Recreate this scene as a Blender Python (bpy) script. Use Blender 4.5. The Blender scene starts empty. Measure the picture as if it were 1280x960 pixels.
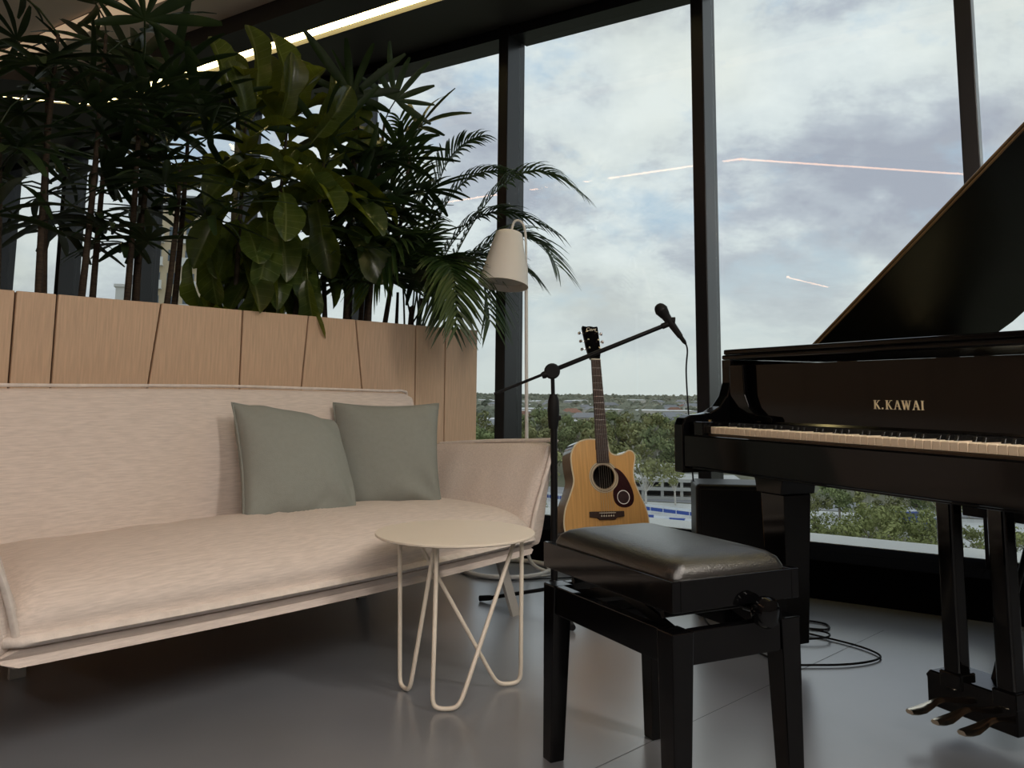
import bpy, bmesh, math, random
import numpy as np
from mathutils import Vector, Matrix

random.seed(7)
SC = bpy.context.scene
C = SC.collection
PI = math.pi

# ------------------------------------------------------------------ camera, world, exposure
CAM_H, PITCH, ROLL, FPX, PPY = .8255, .1238, .0098, 1055.54, 360.92
def make_camera():
    F = Vector((0, math.cos(PITCH), math.sin(PITCH)))
    U0 = Vector((0, -math.sin(PITCH), math.cos(PITCH))); R0 = Vector((1, 0, 0))
    R = R0*math.cos(ROLL) + U0*math.sin(ROLL); U = U0*math.cos(ROLL) - R0*math.sin(ROLL)
    cd = bpy.data.cameras.new('camera'); co = bpy.data.objects.new('camera', cd); C.objects.link(co)
    M = Matrix((R, U, -F)).transposed().to_4x4(); M.translation = (0, 0, CAM_H)
    co.matrix_world = M
    cd.sensor_width = 36; cd.lens = FPX/1280*36; cd.shift_y = -(480-PPY)/1280
    cd.clip_start = .02; cd.clip_end = 20000
    SC.camera = co
make_camera()

vs = SC.view_settings
SC.display_settings.display_device = 'sRGB'
vs.view_transform = 'Standard'; vs.look = 'None'; vs.gamma = 1; vs.use_curve_mapping = False
vs.exposure = 0.32
try:
    SC.cycles.use_denoising = True
    SC.cycles.max_bounces = 8; SC.cycles.transparent_max_bounces = 16
    SC.cycles.caustics_reflective = False; SC.cycles.caustics_refractive = False
    SC.cycles.sample_clamp_indirect = 6
except Exception: pass

LAMP_MAIN = 8.0      # emission of the room's warm linear lamps
LAMP_FILL = 42.0  # emission of the fill lights added behind the camera
LAMP_COVE = 9.0       # emission of the recessed strips in the soffit
SKY = .90

def make_world():
    w = bpy.data.worlds.new('overcast_sky'); SC.world = w; w.use_nodes = True
    nt = w.node_tree; N = nt.nodes; L = nt.links; N.clear()
    out = N.new('ShaderNodeOutputWorld'); bg = N.new('ShaderNodeBackground'); L.new(bg.outputs[0], out.inputs[0])
    tc = N.new('ShaderNodeTexCoord')
    sep = N.new('ShaderNodeSeparateXYZ'); L.new(tc.outputs['Generated'], sep.inputs[0])
    def math_(op, a, b=None, c=None):
        n = N.new('ShaderNodeMath'); n.operation = op
        for i, v in enumerate((a, b, c)):
            if v is None: continue
            if isinstance(v, (int, float)): n.inputs[i].default_value = v
            else: L.new(v, n.inputs[i])
        return n.outputs[0]
    zc = math_('MAXIMUM', sep.outputs[2], 0.0)
    zz = math_('ADD', zc, .42)
    cx = math_('DIVIDE', sep.outputs[0], zz); cy = math_('DIVIDE', sep.outputs[1], zz)
    cmb = N.new('ShaderNodeCombineXYZ'); L.new(cx, cmb.inputs[0]); L.new(cy, cmb.inputs[1])
    def noise(scale, det, rough, dist, off, stretch=(1, 1, 1)):
        mp = N.new('ShaderNodeMapping'); mp.inputs['Location'].default_value = off; mp.inputs['Scale'].default_value = stretch
        L.new(cmb.outputs[0], mp.inputs[0])
        n = N.new('ShaderNodeTexNoise'); n.inputs['Scale'].default_value = scale; n.inputs['Detail'].default_value = det
        n.inputs['Roughness'].default_value = rough; n.inputs['Distortion'].default_value = dist
        L.new(mp.outputs[0], n.inputs['Vector']); return n.outputs[0]
    def ramp(src, stops):
        r = N.new('ShaderNodeValToRGB'); L.new(src, r.inputs[0]); e = r.color_ramp.elements
        while len(e) < len(stops): e.new(.5)
        for el, (p, c) in zip(e, stops): el.position = p; el.color = (*c, 1)
        return r.outputs[0]
    def mix(f, a, b):
        m = N.new('ShaderNodeMix'); m.data_type = 'RGBA'
        if isinstance(f, (int, float)): m.inputs[0].default_value = f
        else: L.new(f, m.inputs[0])
        for sock, v in ((m.inputs[6], a), (m.inputs[7], b)):
            if isinstance(v, tuple): sock.default_value = (*v, 1)
            else: L.new(v, sock)
        return m.outputs[2]
    cover = noise(2.9, 10, .64, .12, (3.1, 1.7, 0))
    shade = noise(2.2, 10, .64, .15, (7.4, 2.2, 0))
    warm = noise(1.2, 4, .5, .2, (1.3, 9.1, 0))
    cloud = ramp(shade, [(.38, (.92, .95, .96)), (.47, (.79, .83, .86)), (.54, (.57, .60, .68)), (.62, (.45, .47, .56))])
    cloud = mix(ramp(warm, [(.52, (0, 0, 0)), (.68, (.55, .55, .55))]), cloud, (.80, .76, .62))
    blue = ramp(zc, [(0, (.62, .70, .76)), (.35, (.44, .60, .80)), (1, (.36, .52, .76))])
    col = mix(ramp(cover, [(.32, (0, 0, 0)), (.48, (1, 1, 1))]), blue, cloud)
    hz = ramp(zc, [(0, (1, 1, 1)), (.05, (.7, .7, .7)), (.20, (0, 0, 0))])
    col = mix(hz, col, (.70, .735, .725))
    L.new(col, bg.inputs[0]); bg.inputs[1].default_value = SKY
make_world()

# ------------------------------------------------------------------ materials
MATS = {}
def mat(name, col, rough=.5, metal=0., spec=.5, vary=0., scale=20., bump=0., bscale=60., stretch=(1, 1, 1), coat=0., rnd=0., col2=None, coord='Object'):
    if name in MATS: return MATS[name]
    m = bpy.data.materials.new(name); m.use_nodes = True; MATS[name] = m
    nt = m.node_tree; N = nt.nodes; L = nt.links; b = N['Principled BSDF']
    b.inputs['Base Color'].default_value = (*col, 1); b.inputs['Roughness'].default_value = rough
    b.inputs['Metallic'].default_value = metal; b.inputs['Specular IOR Level'].default_value = spec
    if coat: b.inputs['Coat Weight'].default_value = coat; b.inputs['Coat Roughness'].default_value = .28 if name == 'floor' else .04
    tc = N.new('ShaderNodeTexCoord'); mp = N.new('ShaderNodeMapping'); mp.inputs['Scale'].default_value = stretch
    L.new(tc.outputs[coord], mp.inputs[0])
    src = None
    if vary or col2:
        n = N.new('ShaderNodeTexNoise'); n.inputs['Scale'].default_value = scale; n.inputs['Detail'].default_value = 5
        L.new(mp.outputs[0], n.inputs['Vector'])
        r = N.new('ShaderNodeValToRGB'); L.new(n.outputs[0], r.inputs[0])
        lo = tuple(c*(1-vary) for c in col); hi = col2 if col2 else tuple(min(1, c*(1+vary)) for c in col)
        r.color_ramp.elements[0].position = .33; r.color_ramp.elements[1].position = .67
        r.color_ramp.elements[0].color = (*lo, 1); r.color_ramp.elements[1].color = (*hi, 1)
        src = r.outputs[0]; L.new(src, b.inputs['Base Color'])
    if rnd:
        oi = N.new('ShaderNodeObjectInfo'); hs = N.new('ShaderNodeHueSaturation')
        mr = N.new('ShaderNodeMapRange'); mr.inputs[3].default_value = 1-rnd; mr.inputs[4].default_value = 1+rnd
        L.new(oi.outputs['Random'], mr.inputs[0]); L.new(mr.outputs[0], hs.inputs['Value'])
        if src: L.new(src, hs.inputs['Color'])
        else: hs.inputs['Color'].default_value = (*col, 1)
        L.new(hs.outputs[0], b.inputs['Base Color'])
    if bump:
        n2 = N.new('ShaderNodeTexNoise'); n2.inputs['Scale'].default_value = bscale; n2.inputs['Detail'].default_value = 4
        L.new(mp.outputs[0], n2.inputs['Vector'])
        bp = N.new('ShaderNodeBump'); bp.inputs['Strength'].default_value = bump; bp.inputs['Distance'].default_value = .01
        L.new(n2.outputs[0], bp.inputs['Height']); L.new(bp.outputs[0], b.inputs['Normal'])
    return m

def emit(name, col, s):
    m = bpy.data.materials.new(name); m.use_nodes = True; MATS[name] = m
    b = m.node_tree.nodes['Principled BSDF']; b.inputs['Base Color'].default_value = (*col, 1)
    b.inputs['Emission Color'].default_value = (*col, 1); b.inputs['Emission Strength'].default_value = s
    return m

def glass(name, tint=(.90, .93, .92)):
    m = bpy.data.materials.new(name); m.use_nodes = True; MATS[name] = m
    nt = m.node_tree; N = nt.nodes; L = nt.links; N.clear()
    o = N.new('ShaderNodeOutputMaterial'); mx = N.new('ShaderNodeMixShader'); t = N.new('ShaderNodeBsdfTransparent')
    g = N.new('ShaderNodeBsdfGlossy'); g.inputs['Roughness'].default_value = 0.0; 
    geo = N.new('ShaderNodeNewGeometry'); dt = N.new('ShaderNodeVectorMath'); dt.operation = 'DOT_PRODUCT'
    L.new(geo.outputs['Incoming'], dt.inputs[0]); L.new(geo.outputs['Normal'], dt.inputs[1])
    ab = N.new('ShaderNodeMath'); ab.operation = 'ABSOLUTE'; L.new(dt.outputs['Value'], ab.inputs[0])
    om = N.new('ShaderNodeMath'); om.operation = 'SUBTRACT'; om.inputs[0].default_value = 1; L.new(ab.outputs[0], om.inputs[1])
    pw = N.new('ShaderNodeMath'); pw.operation = 'POWER'; pw.inputs[1].default_value = 5; L.new(om.outputs[0], pw.inputs[0])
    fr = N.new('ShaderNodeMath'); fr.operation = 'MULTIPLY_ADD'; fr.inputs[1].default_value = .96; fr.inputs[2].default_value = .04; L.new(pw.outputs[0], fr.inputs[0])
    t.inputs[0].default_value = (*tint, 1)
    L.new(fr.outputs[0], mx.inputs[0]); L.new(t.outputs[0], mx.inputs[1]); L.new(g.outputs[0], mx.inputs[2]); L.new(mx.outputs[0], o.inputs[0])
    return m

def leafmat(name, col, col_hi, rough=.35, trans=.35, vein=None, rnd=.25, tcol=None):
    m = bpy.data.materials.new(name); m.use_nodes = True; MATS[name] = m
    nt = m.node_tree; N = nt.nodes; L = nt.links; b = N['Principled BSDF']; o = N['Material Output']
    tc = N.new('ShaderNodeTexCoord'); oi = N.new('ShaderNodeObjectInfo')
    n = N.new('ShaderNodeTexNoise'); n.inputs['Scale'].default_value = 9; n.inputs['Detail'].default_value = 3
    L.new(tc.outputs['Object'], n.inputs['Vector'])
    r = N.new('ShaderNodeValToRGB'); L.new(n.outputs[0], r.inputs[0])
    r.color_ramp.elements[0].position = .35; r.color_ramp.elements[1].position = .7
    r.color_ramp.elements[0].color = (*col, 1); r.color_ramp.elements[1].color = (*col_hi, 1)
    src = r.outputs[0]
    if vein:
        sp = N.new('ShaderNodeSeparateXYZ'); L.new(tc.outputs['Object'], sp.inputs[0])
        def mm(op, a, bb=None):
            q = N.new('ShaderNodeMath'); q.operation = op
            for i, v in enumerate((a, bb)):
                if v is None: continue
                if isinstance(v, (int, float)): q.inputs[i].default_value = v
                else: L.new(v, q.inputs[i])
            return q.outputs[0]
        ay = mm('ABSOLUTE', sp.outputs[1])
        mid = mm('LESS_THAN', ay, .012)
        ph = mm('MULTIPLY', mm('SUBTRACT', sp.outputs[0], mm('MULTIPLY', ay, .75)), 62.0)
        side = mm('GREATER_THAN', mm('SINE', ph), .975)
        fac = mm('MULTIPLY', mm('MAXIMUM', mid, side), .6)
        mx = N.new('ShaderNodeMix'); mx.data_type = 'RGBA'; L.new(fac, mx.inputs[0]); L.new(src, mx.inputs[6]); mx.inputs[7].default_value = (*vein, 1)
        src = mx.outputs[2]
    hs = N.new('ShaderNodeHueSaturation'); mr = N.new('ShaderNodeMapRange'); mr.inputs[3].default_value = 1-rnd; mr.inputs[4].default_value = 1+rnd
    L.new(oi.outputs['Random'], mr.inputs[0]); L.new(mr.outputs[0], hs.inputs['Value']); L.new(src, hs.inputs['Color'])
    L.new(hs.outputs[0], b.inputs['Base Color']); b.inputs['Roughness'].default_value = rough
    tr = N.new('ShaderNodeBsdfTranslucent')
    if tcol: tr.inputs[0].default_value = (*tcol, 1)
    else: L.new(hs.outputs[0], tr.inputs[0])
    ms = N.new('ShaderNodeMixShader'); ms.inputs[0].default_value = trans
    L.new(b.outputs[0], ms.inputs[1]); L.new(tr.outputs[0], ms.inputs[2]); L.new(ms.outputs[0], o.inputs['Surface'])
    return m

# ------------------------------------------------------------------ mesh helpers
class MB:
    def __init__(s): s.v = []; s.f = []
    def add(s, v, f):
        n = len(s.v); s.v += [tuple(p) for p in v]; s.f += [tuple(i+n for i in q) for q in f]; return s
    def box(s, x0, x1, y0, y1, z0, z1, t=None):
        # t: (dx0, dx1, dy0, dy1) inset of the top face
        a = t or (0, 0, 0, 0)
        v = [(x0, y0, z0), (x1, y0, z0), (x1, y1, z0), (x0, y1, z0), (x0+a[0], y0+a[2], z1), (x1-a[1], y0+a[2], z1), (x1-a[1], y1-a[3], z1), (x0+a[0], y1-a[3], z1)]
        return s.add(v, [(3, 2, 1, 0), (4, 5, 6, 7), (0, 1, 5, 4), (1, 2, 6, 5), (2, 3, 7, 6), (3, 0, 4, 7)])
    def prism(s, pts, d0, d1, axis='z'):
        # closed outline extruded from d0 to d1 along an axis; outline coordinates are the two other axes in order
        def P(p, d):
            return {'z': (p[0], p[1], d), 'y': (p[0], d, p[1]), 'x': (d, p[0], p[1])}[axis]
        n = len(pts); ar = sum(pts[i][0]*pts[(i+1) % n][1]-pts[(i+1) % n][0]*pts[i][1] for i in range(n))
        q = list(pts) if (ar > 0) == (axis != 'y') else list(reversed(pts))
        if d1 < d0: d0, d1 = d1, d0
        v = [P(p, d0) for p in q]+[P(p, d1) for p in q]
        f = [tuple(range(n-1, -1, -1)), tuple(range(n, 2*n))]+[(i, (i+1) % n, n+(i+1) % n, n+i) for i in range(n)]
        return s.add(v, f)
    def loft(s, rings, cap=True, closed=True):
        n = len(rings[0]); v = [p for r in rings for p in r]; f = []
        for k in range(len(rings)-1):
            for i in range(n if closed else n-1):
                j = (i+1) % n; f.append((k*n+i, k*n+j, (k+1)*n+j, (k+1)*n+i))
        if cap: f.append(tuple(range(n-1, -1, -1))); f.append(tuple((len(rings)-1)*n+i for i in range(n)))
        return s.add(v, f)
    def tube(s, path, r, n=8, cap=True):
        P = [Vector(p) for p in path]; R = r if isinstance(r, (list, tuple)) else [r]*len(P)
        T = []
        for i in range(len(P)):
            a = P[max(i-1, 0)]; b = P[min(i+1, len(P)-1)]; T.append((b-a).normalized() if (b-a).length > 1e-9 else Vector((0, 0, 1)))
        up = Vector((0, 0, 1)) if abs(T[0].z) < .9 else Vector((1, 0, 0))
        x = T[0].cross(up).normalized(); rings = []
        for i in range(len(P)):
            x = (x-T[i]*x.dot(T[i])).normalized(); y = T[i].cross(x)
            rings.append([P[i]+(x*math.cos(2*PI*k/n)+y*math.sin(2*PI*k/n))*R[i] for k in range(n)])
        return s.loft(rings, cap)
    def lathe(s, prof, n=24, o=(0, 0, 0), M=None, ring_=False):
        rings = []
        for (r, z) in prof:
            ring = [Vector((r*math.cos(2*PI*k/n), r*math.sin(2*PI*k/n), z)) for k in range(n)]
            if M: ring = [M @ p for p in ring]
            rings.append([p+Vector(o) for p in ring])
        if ring_: return s.loft(rings+[rings[0]], False)
        return s.loft(rings, True)
    def build(s, name, m, parent=None, smooth=None, bevel=0, seg=2, loc=None, rotz=None):
        me = bpy.data.meshes.new(name); me.from_pydata(s.v, [], s.f)
        if bevel:
            bm = bmesh.new(); bm.from_mesh(me); bm.normal_update()
            ed = [e for e in bm.edges if len(e.link_faces) == 2 and e.calc_face_angle(0) > .5]
            bmesh.ops.bevel(bm, geom=ed, offset=bevel, segments=seg, profile=.5, affect='EDGES', clamp_overlap=True)
            bm.to_mesh(me); bm.free()
        if smooth is not None:
            me.polygons.foreach_set('use_smooth', [True]*len(me.polygons))
            me.set_sharp_from_angle(angle=math.radians(smooth))
        me.materials.append(MATS[m] if isinstance(m, str) else m)
        return obj(name, me, parent, loc, rotz)

def obj(name, me, parent=None, loc=None, rotz=None):
    o = bpy.data.objects.new(name, me); C.objects.link(o)
    if parent: o.parent = parent
    if loc is not None: o.location = loc
    if rotz is not None: o.rotation_euler = (0, 0, rotz)
    return o
def tag(o, label, cat, group=None, kind=None):
    o['label'] = label
    if cat: o['category'] = cat
    if group: o['group'] = group
    if kind: o['kind'] = kind
    return o
def thing(name, label, cat, loc=(0, 0, 0), rotz=0, group=None):
    return tag(obj(name, None, None, loc, rotz), label, cat, group)
def struct(o, label=None):
    o['kind'] = 'structure'
    if label: o['label'] = label
    return o
def place(o, P, X, Zh):
    # orient: local x along X, local z close to Zh
    X = Vector(X).normalized(); Z = Vector(Zh); Z = (Z-X*Z.dot(X))
    Z = Z.normalized() if Z.length > 1e-6 else X.orthogonal().normalized()
    Y = Z.cross(X); M = Matrix((X, Y, Z)).transposed().to_4x4(); M.translation = Vector(P); o.matrix_basis = M
    return o
def bez(p, n):
    p = [Vector(q) for q in p]; out = []
    for i in range(n+1):
        t = i/n; q = list(p)
        while len(q) > 1: q = [q[k].lerp(q[k+1], t) for k in range(len(q)-1)]
        out.append(q[0])
    return out
def spline(pts, n=8):
    P = [Vector(p) for p in pts]; out = []
    for i in range(len(P)-1):
        a = P[max(i-1, 0)]; b = P[i]; c = P[i+1]; d = P[min(i+2, len(P)-1)]
        for k in range(n):
            t = k/n; out.append(.5*((2*b)+(c-a)*t+(2*a-5*b+4*c-d)*t*t+(3*b-a-3*c+d)*t**3))
    out.append(P[-1]); return out
# ------------------------------------------------------------------ materials used
mat('floor', (.19, .203, .226), .31, spec=1.0, coat=1.0, vary=.08, scale=3.0, bump=.03, bscale=220)
mat('ceiling', (.84, .68, .55), .8, vary=.04, scale=2)
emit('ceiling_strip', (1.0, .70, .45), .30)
mat('soffit', (.030, .026, .024), .55)
mat('mullion', (.008, .008, .010), .30, spec=.4)
mat('kick', (.006, .006, .007), .9, spec=0.)
mat('ledge', (.78, .79, .77), .5)
mat('wall', (.15, .115, .09), .8, vary=.05, scale=3)
glass('pane')
mat('timber', (.62, .44, .30), .5, vary=.10, scale=16, stretch=(9, 9, .5), bump=.06, bscale=60)
mat('timber_groove', (.10, .055, .03), .8)
mat('soil', (.03, .022, .016), .95, vary=.4, scale=40, bump=.6, bscale=50)
mat('linen', (.68, .595, .54), .9, spec=.2, vary=.09, scale=55, stretch=(.35, 3.0, 4.5), bump=.22, bscale=170)
mat('linen_seam', (.72, .65, .60), .9, spec=.2, vary=.08, scale=40, bump=.2, bscale=200)
mat('sage', (.26, .275, .25), .85, spec=.25, vary=.025, scale=60, bump=.15, bscale=300)
mat('cream_metal', (.80, .72, .61), .42, spec=.5)
mat('white_metal', (.78, .77, .75), .4)
mat('grey_leg', (.42, .40, .37), .45)
mat('shade', (.80, .78, .75), .55)
mat('shade_in', (.55, .54, .52), .6)
mat('black_gloss', (.002, .002, .0024), .08, spec=.28)
mat('lid_black', (.0025, .0022, .002), .30, spec=.10)
mat('black_satin', (.006, .006, .007), .4, spec=.25)
mat('black_rubber', (.008, .008, .009), .6, spec=.2)
mat('black_vinyl', (.012, .012, .012), .30, spec=1.0, bump=.12, bscale=260)
mat('ivory', (.86, .71, .53), .3)
mat('ebony', (.008, .008, .008), .25)
mat('brass', (.75, .56, .28), .25, metal=1)
mat('pedal_metal', (.80, .70, .55), .22, metal=1)
mat('gold_letter', (.80, .68, .45), .5)
mat('lid_edge_sheen', (.16, .10, .045), .28, vary=.35, scale=6, stretch=(1, 1, 1))  # reflected light on the lid edge, painted as brown
mat('chrome', (.75, .75, .76), .18, metal=1)
mat('felt', (.012, .006, .006), .95, spec=.1)
mat('slip_rail', (.05, .03, .015), .3)
mat('spruce', (.60, .335, .115), .32, vary=.13, scale=14, stretch=(9, .35, 1), coat=.3)
mat('guitar_side', (.05, .022, .012), .15, coat=.6)
mat('binding', (.72, .62, .44), .4)
mat('rosewood', (.034, .014, .009), .45, vary=.3, scale=20, stretch=(3, .4, 1))
mat('pickguard', (.035, .012, .013), .2, coat=.4)
mat('rosette', (.30, .24, .17), .4)
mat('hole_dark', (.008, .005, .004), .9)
mat('bone', (.75, .70, .60), .4)
mat('string', (.55, .50, .42), .3, metal=1)
mat('cane', (.045, .030, .018), .85, vary=.4, scale=30, stretch=(1, 1, 6), bump=.5, bscale=60)
mat('trunk', (.055, .042, .03), .85, vary=.3, scale=20, bump=.4, bscale=50)
leafmat('fig_leaf', (.028, .056, .014), (.070, .100, .022), .26, .40, vein=(.20, .24, .07), tcol=(.26, .31, .03), rnd=.45)
leafmat('rhapis_leaf', (.016, .036, .012), (.035, .062, .020), .38, .22)
leafmat('palm_leaf', (.022, .052, .014), (.055, .095, .025), .38, .28)
emit('led', (1.0, .80, .34), LAMP_COVE)
emit('lamp', (1.0, .52, .27), LAMP_MAIN)
emit('fill_lamp', (1.0, .92, .83), LAMP_FILL)
mat('housing', (.03, .03, .03), .5)

# ------------------------------------------------------------------ the room (facade frame: x along the glass, y outwards)
FA = -.5883; FP = Vector((-.09266, 4.77958, 0)); SP = 1.1914
FU = Vector((math.cos(FA), math.sin(FA), 0)); FN = Vector((-math.sin(FA), math.cos(FA), 0))
def fac(name, mb, m, **k): return mb.build(name, m, None, loc=FP, rotz=FA, **k)
def W(a, b, z=0): return FP+FU*a-FN*b+Vector((0, 0, z))
K0, K1 = -8, 5
XL, XR, BK = K0*SP, K1*SP, 14.0

fl = struct(fac('floor', MB().box(XL-.2, XR+.2, -BK-.2, .02, -.12, 0), 'floor'), 'smooth grey floor with thin sheet seams')
# sheet seams recessed as thin dark lines
mat('seam', (.07, .07, .07), .7)
for i, (p, q) in enumerate((((.483, 2.285), (1.34, 3.142)), ((-.25, 1.55), (.483, 2.285)))):
    a = Vector((*p, 0)); b = Vector((*q, 0)); d = (b-a).normalized(); n = Vector((-d.y, d.x, 0))*.0009
    MB().add([a-n+Vector((0, 0, .0004)), b-n+Vector((0, 0, .0004)), b+n+Vector((0, 0, .0004)), a+n+Vector((0, 0, .0004))], [(0, 1, 2, 3)]).build('seam', 'seam', None).parent = fl
for o in fl.children: o.matrix_parent_inverse = (Matrix.Translation(FP) @ Matrix.Rotation(FA, 4, 'Z')).inverted()

ZC, ZS = 3.095, 2.985
struct(fac('ceiling', MB().box(XL-.2, XR+.2, -BK-.2, .3, ZC, ZC+.15), 'ceiling'), 'beige ceiling')
# dark soffit along the glass, its inner edge turning towards the room at the left
BX, BYi = -3.10, -.80
dr = Vector((-.376, -.431)).normalized()
e1 = (BX+dr.x*6, BYi+dr.y*6)
# the light slot between wf and wo runs along it
WO, WF, SX = -.575, -.450, -3.44
sx2 = SX+(WF-WO)*.45
f1 = (SX+dr.x*6, WO+dr.y*6); f2 = (sx2-.02+dr.x*6-.10, WF+dr.y*6+.10)
so1 = MB().prism([(BX, BYi), (XR+.1, BYi), (XR+.1, WO), (SX, WO), f1, e1], ZS, ZC-.001)
so1.prism([(sx2, WF), (XR+.1, WF), (XR+.1, .30), (XL-.1, .30), (XL-.1, f2[1]), f2], ZS, ZC-.001)
struct(fac('trim_1', so1, 'soffit'), 'dark soffit above the windows')
# walls out of view
struct(fac('wall_back', MB().box(XL-.2, XR+.2, -BK-.2, -BK, 0, ZC), 'wall'), 'plain back wall')
struct(fac('wall_left', MB().box(XL-.2, XL, -BK, 0, 0, ZC), 'wall'), 'plain side wall')
struct(fac('wall_right', MB().box(XR, XR+.2, -BK, 0, 0, ZC), 'wall'), 'plain side wall')
# windows bay by bay
GY = .13
for i, k in enumerate(range(K0, K1)):
    r = struct(obj('window_%d' % (i+1), None, None, W(k*SP, 0), FA), 'tall fixed window bay with a dark kick panel')
    x0, x1 = .066, SP
    MB().box(x0, x1, GY-.005, GY+.005, .155, ZS-.06).build('pane', 'pane', r)
    MB().box(x0, x1, .02, .20, ZS-.065, ZS).build('head_frame', 'mullion', r)
    MB().box(0, SP, -.219, -.001, .0, .146).build('kick_panel', 'kick', r)
    MB().box(0, SP, -.226, -.001, .146, .157).build('sill_board', 'kick', r, bevel=.003)
    MB().box(x0, x1, .0, .20, .0, .157).build('bottom_frame', 'kick', r)
    MB().box(0, SP, .205, .46, .130, .160).build('outer_ledge', 'ledge', r)
for i, k in enumerate(range(K0, K1+1)):
    m = MB().box(0, .066, 0, .155, 0, ZS); m.box(.010, .056, .155, .20, 0, ZS+.1)
    o = m.build('trim_%d' % (i+2), 'mullion', None, bevel=.004, loc=W(k*SP, 0), rotz=FA); struct(o, 'dark vertical window mullion')

# ------------------------------------------------------------------ lamps of the room, then added fill lights
def bar(name, label, pts, zs_, th, w, m, housing):
    t = thing(name, label, 'light', (0, 0, 0))
    for i in range(len(pts)-1):
        a = Vector((*pts[i], 0)); b = Vector((*pts[i+1], 0)); L_ = (b-a).length; ang = math.atan2((b-a).y, (b-a).x)
        z0 = zs_[i]; z1 = z0+th
        MB().box(0, L_, -w/2, w/2, z0, z1).build('diffuser', m, t, loc=a, rotz=ang)
        h = MB()
        if housing < 0:
            h.box(-.01, L_+.01, -w/2-.006, -w/2-.001, z0+.004, z1+.004); h.box(-.01, L_+.01, w/2+.001, w/2+.006, z0+.004, z1+.004)
            for q in (.15, .5, .85): h.box(L_*q-.002, L_*q+.002, -.002, .002, z1, ZC-.001)
        elif housing:
            h.box(-.012, L_+.012, -w/2-.014, -w/2-.002, z0+.001, housing); h.box(-.012, L_+.012, w/2+.002, w/2+.014, z0+.001, housing)
            h.box(-.012, L_+.012, -w/2-.014, w/2+.014, z1+.001, max(housing, z1+.004))
        else: h.box(0, L_, -w/2, w/2, z1+.001, z1+.006)
        h.build('housing', 'housing', t, loc=a, rotz=ang)
    return t
p = lambda a, b: tuple(W(a, b))[:2]
c1 = (-3.11, .60); c2 = (-3.11-.656*3, .60+.755*3)
bar('recessed_light', 'warm glowing light strip recessed in the dark soffit over the plants, bending at left', [p(XR-.1, .482), p(-3.42, .482), p(-3.42-.657*4, .482+.754*4)], (ZS+.032, ZS+.012), .008, .06, 'led', 0)
bar('linear_light', 'long warm linear ceiling light of the room, mirrored faintly in the window glass', [(-4.6, 3.83), (-1.713, 1.889), (-.68, -3.2)], (ZC-.095,)*2, .03, .05, 'lamp', ZC-.002)
bar('linear_light', 'short warm linear ceiling light far back in the room', [(-7.775, -3.867), (-8.518, -5.504)], (ZC-.095,)*2, .03, .06, 'lamp', ZC-.002)

for i, b_ in enumerate((2.2, 4.4, 6.6, 8.8)):  # unseen fill rows added to brighten the room, kept out of the glass reflection
    bar('linear_light', 'neutral fill light bar added unseen behind the camera, %s row from the windows' % ('first', 'second', 'third', 'fourth')[i], [p(2.95, b_), p(5.8, b_)], (ZC-.07,), .02, .16, 'fill_lamp', ZC-.002)
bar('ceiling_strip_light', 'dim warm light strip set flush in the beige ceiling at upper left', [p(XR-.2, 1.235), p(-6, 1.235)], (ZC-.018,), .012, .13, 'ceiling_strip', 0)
# ------------------------------------------------------------------ planter
PA = math.radians(47); PO = Vector((-.176, 4.371, 0))
PU = Vector((math.cos(PA), math.sin(PA), 0)); PN = Vector((-math.sin(PA), math.cos(PA), 0))
def PL(s, d, z): return PO+PU*s+PN*d+Vector((0, 0, z))
pt = thing('planter_box', 'long timber planter box with upright veneer panels behind the sofa', 'planter', PO, PA)
PD, PH, PLEN = .40, 1.15, 3.3
MB().box(-PLEN, -.012, .016, .030, 0, PH-.004).build('backing', 'timber_groove', pt)
edges_t = [-3.3, -2.95, -2.62, -2.40, -2.161, -2.032, -1.668, -1.333, -1.023, -.774, -.418, -.225, 0]
edges_b = [-3.3, -2.93, -2.66, -2.38, -2.156, -2.029, -1.785, -1.33, -1.105, -.60, -.40, -.215, 0]
for i in range(len(edges_t)-1):
    g = .0035
    a0, a1, b0, b1 = edges_b[i]+g, edges_b[i+1]-g, edges_t[i]+g, edges_t[i+1]-g
    if i == len(edges_t)-2: a1 = b1 = 0
    m = MB(); m.add([(a0, 0, 0), (a1, 0, 0), (a1, .016, 0), (a0, .016, 0), (b0, 0, PH), (b1, 0, PH), (b1, .016, PH), (b0, .016, PH)],
                    [(3, 2, 1, 0), (4, 5, 6, 7), (0, 1, 5, 4), (1, 2, 6, 5), (2, 3, 7, 6), (3, 0, 4, 7)])
    m.build('panel', 'timber', pt, bevel=.002, seg=1)
MB().box(-.016, 0, .016, PD, 0, PH).build('end_panel', 'timber', pt, bevel=.002, seg=1)
MB().box(-PLEN, -.016, PD-.016, PD, 0, PH).build('rear_panel', 'timber', pt)
MB().box(-PLEN, -PLEN+.016, .03, PD-.016, 0, PH).build('end_panel', 'timber', pt)
MB().box(-PLEN+.016, -.016, .030, PD-.016, .9, PH-.07).build('soil', 'soil', pt)

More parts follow.
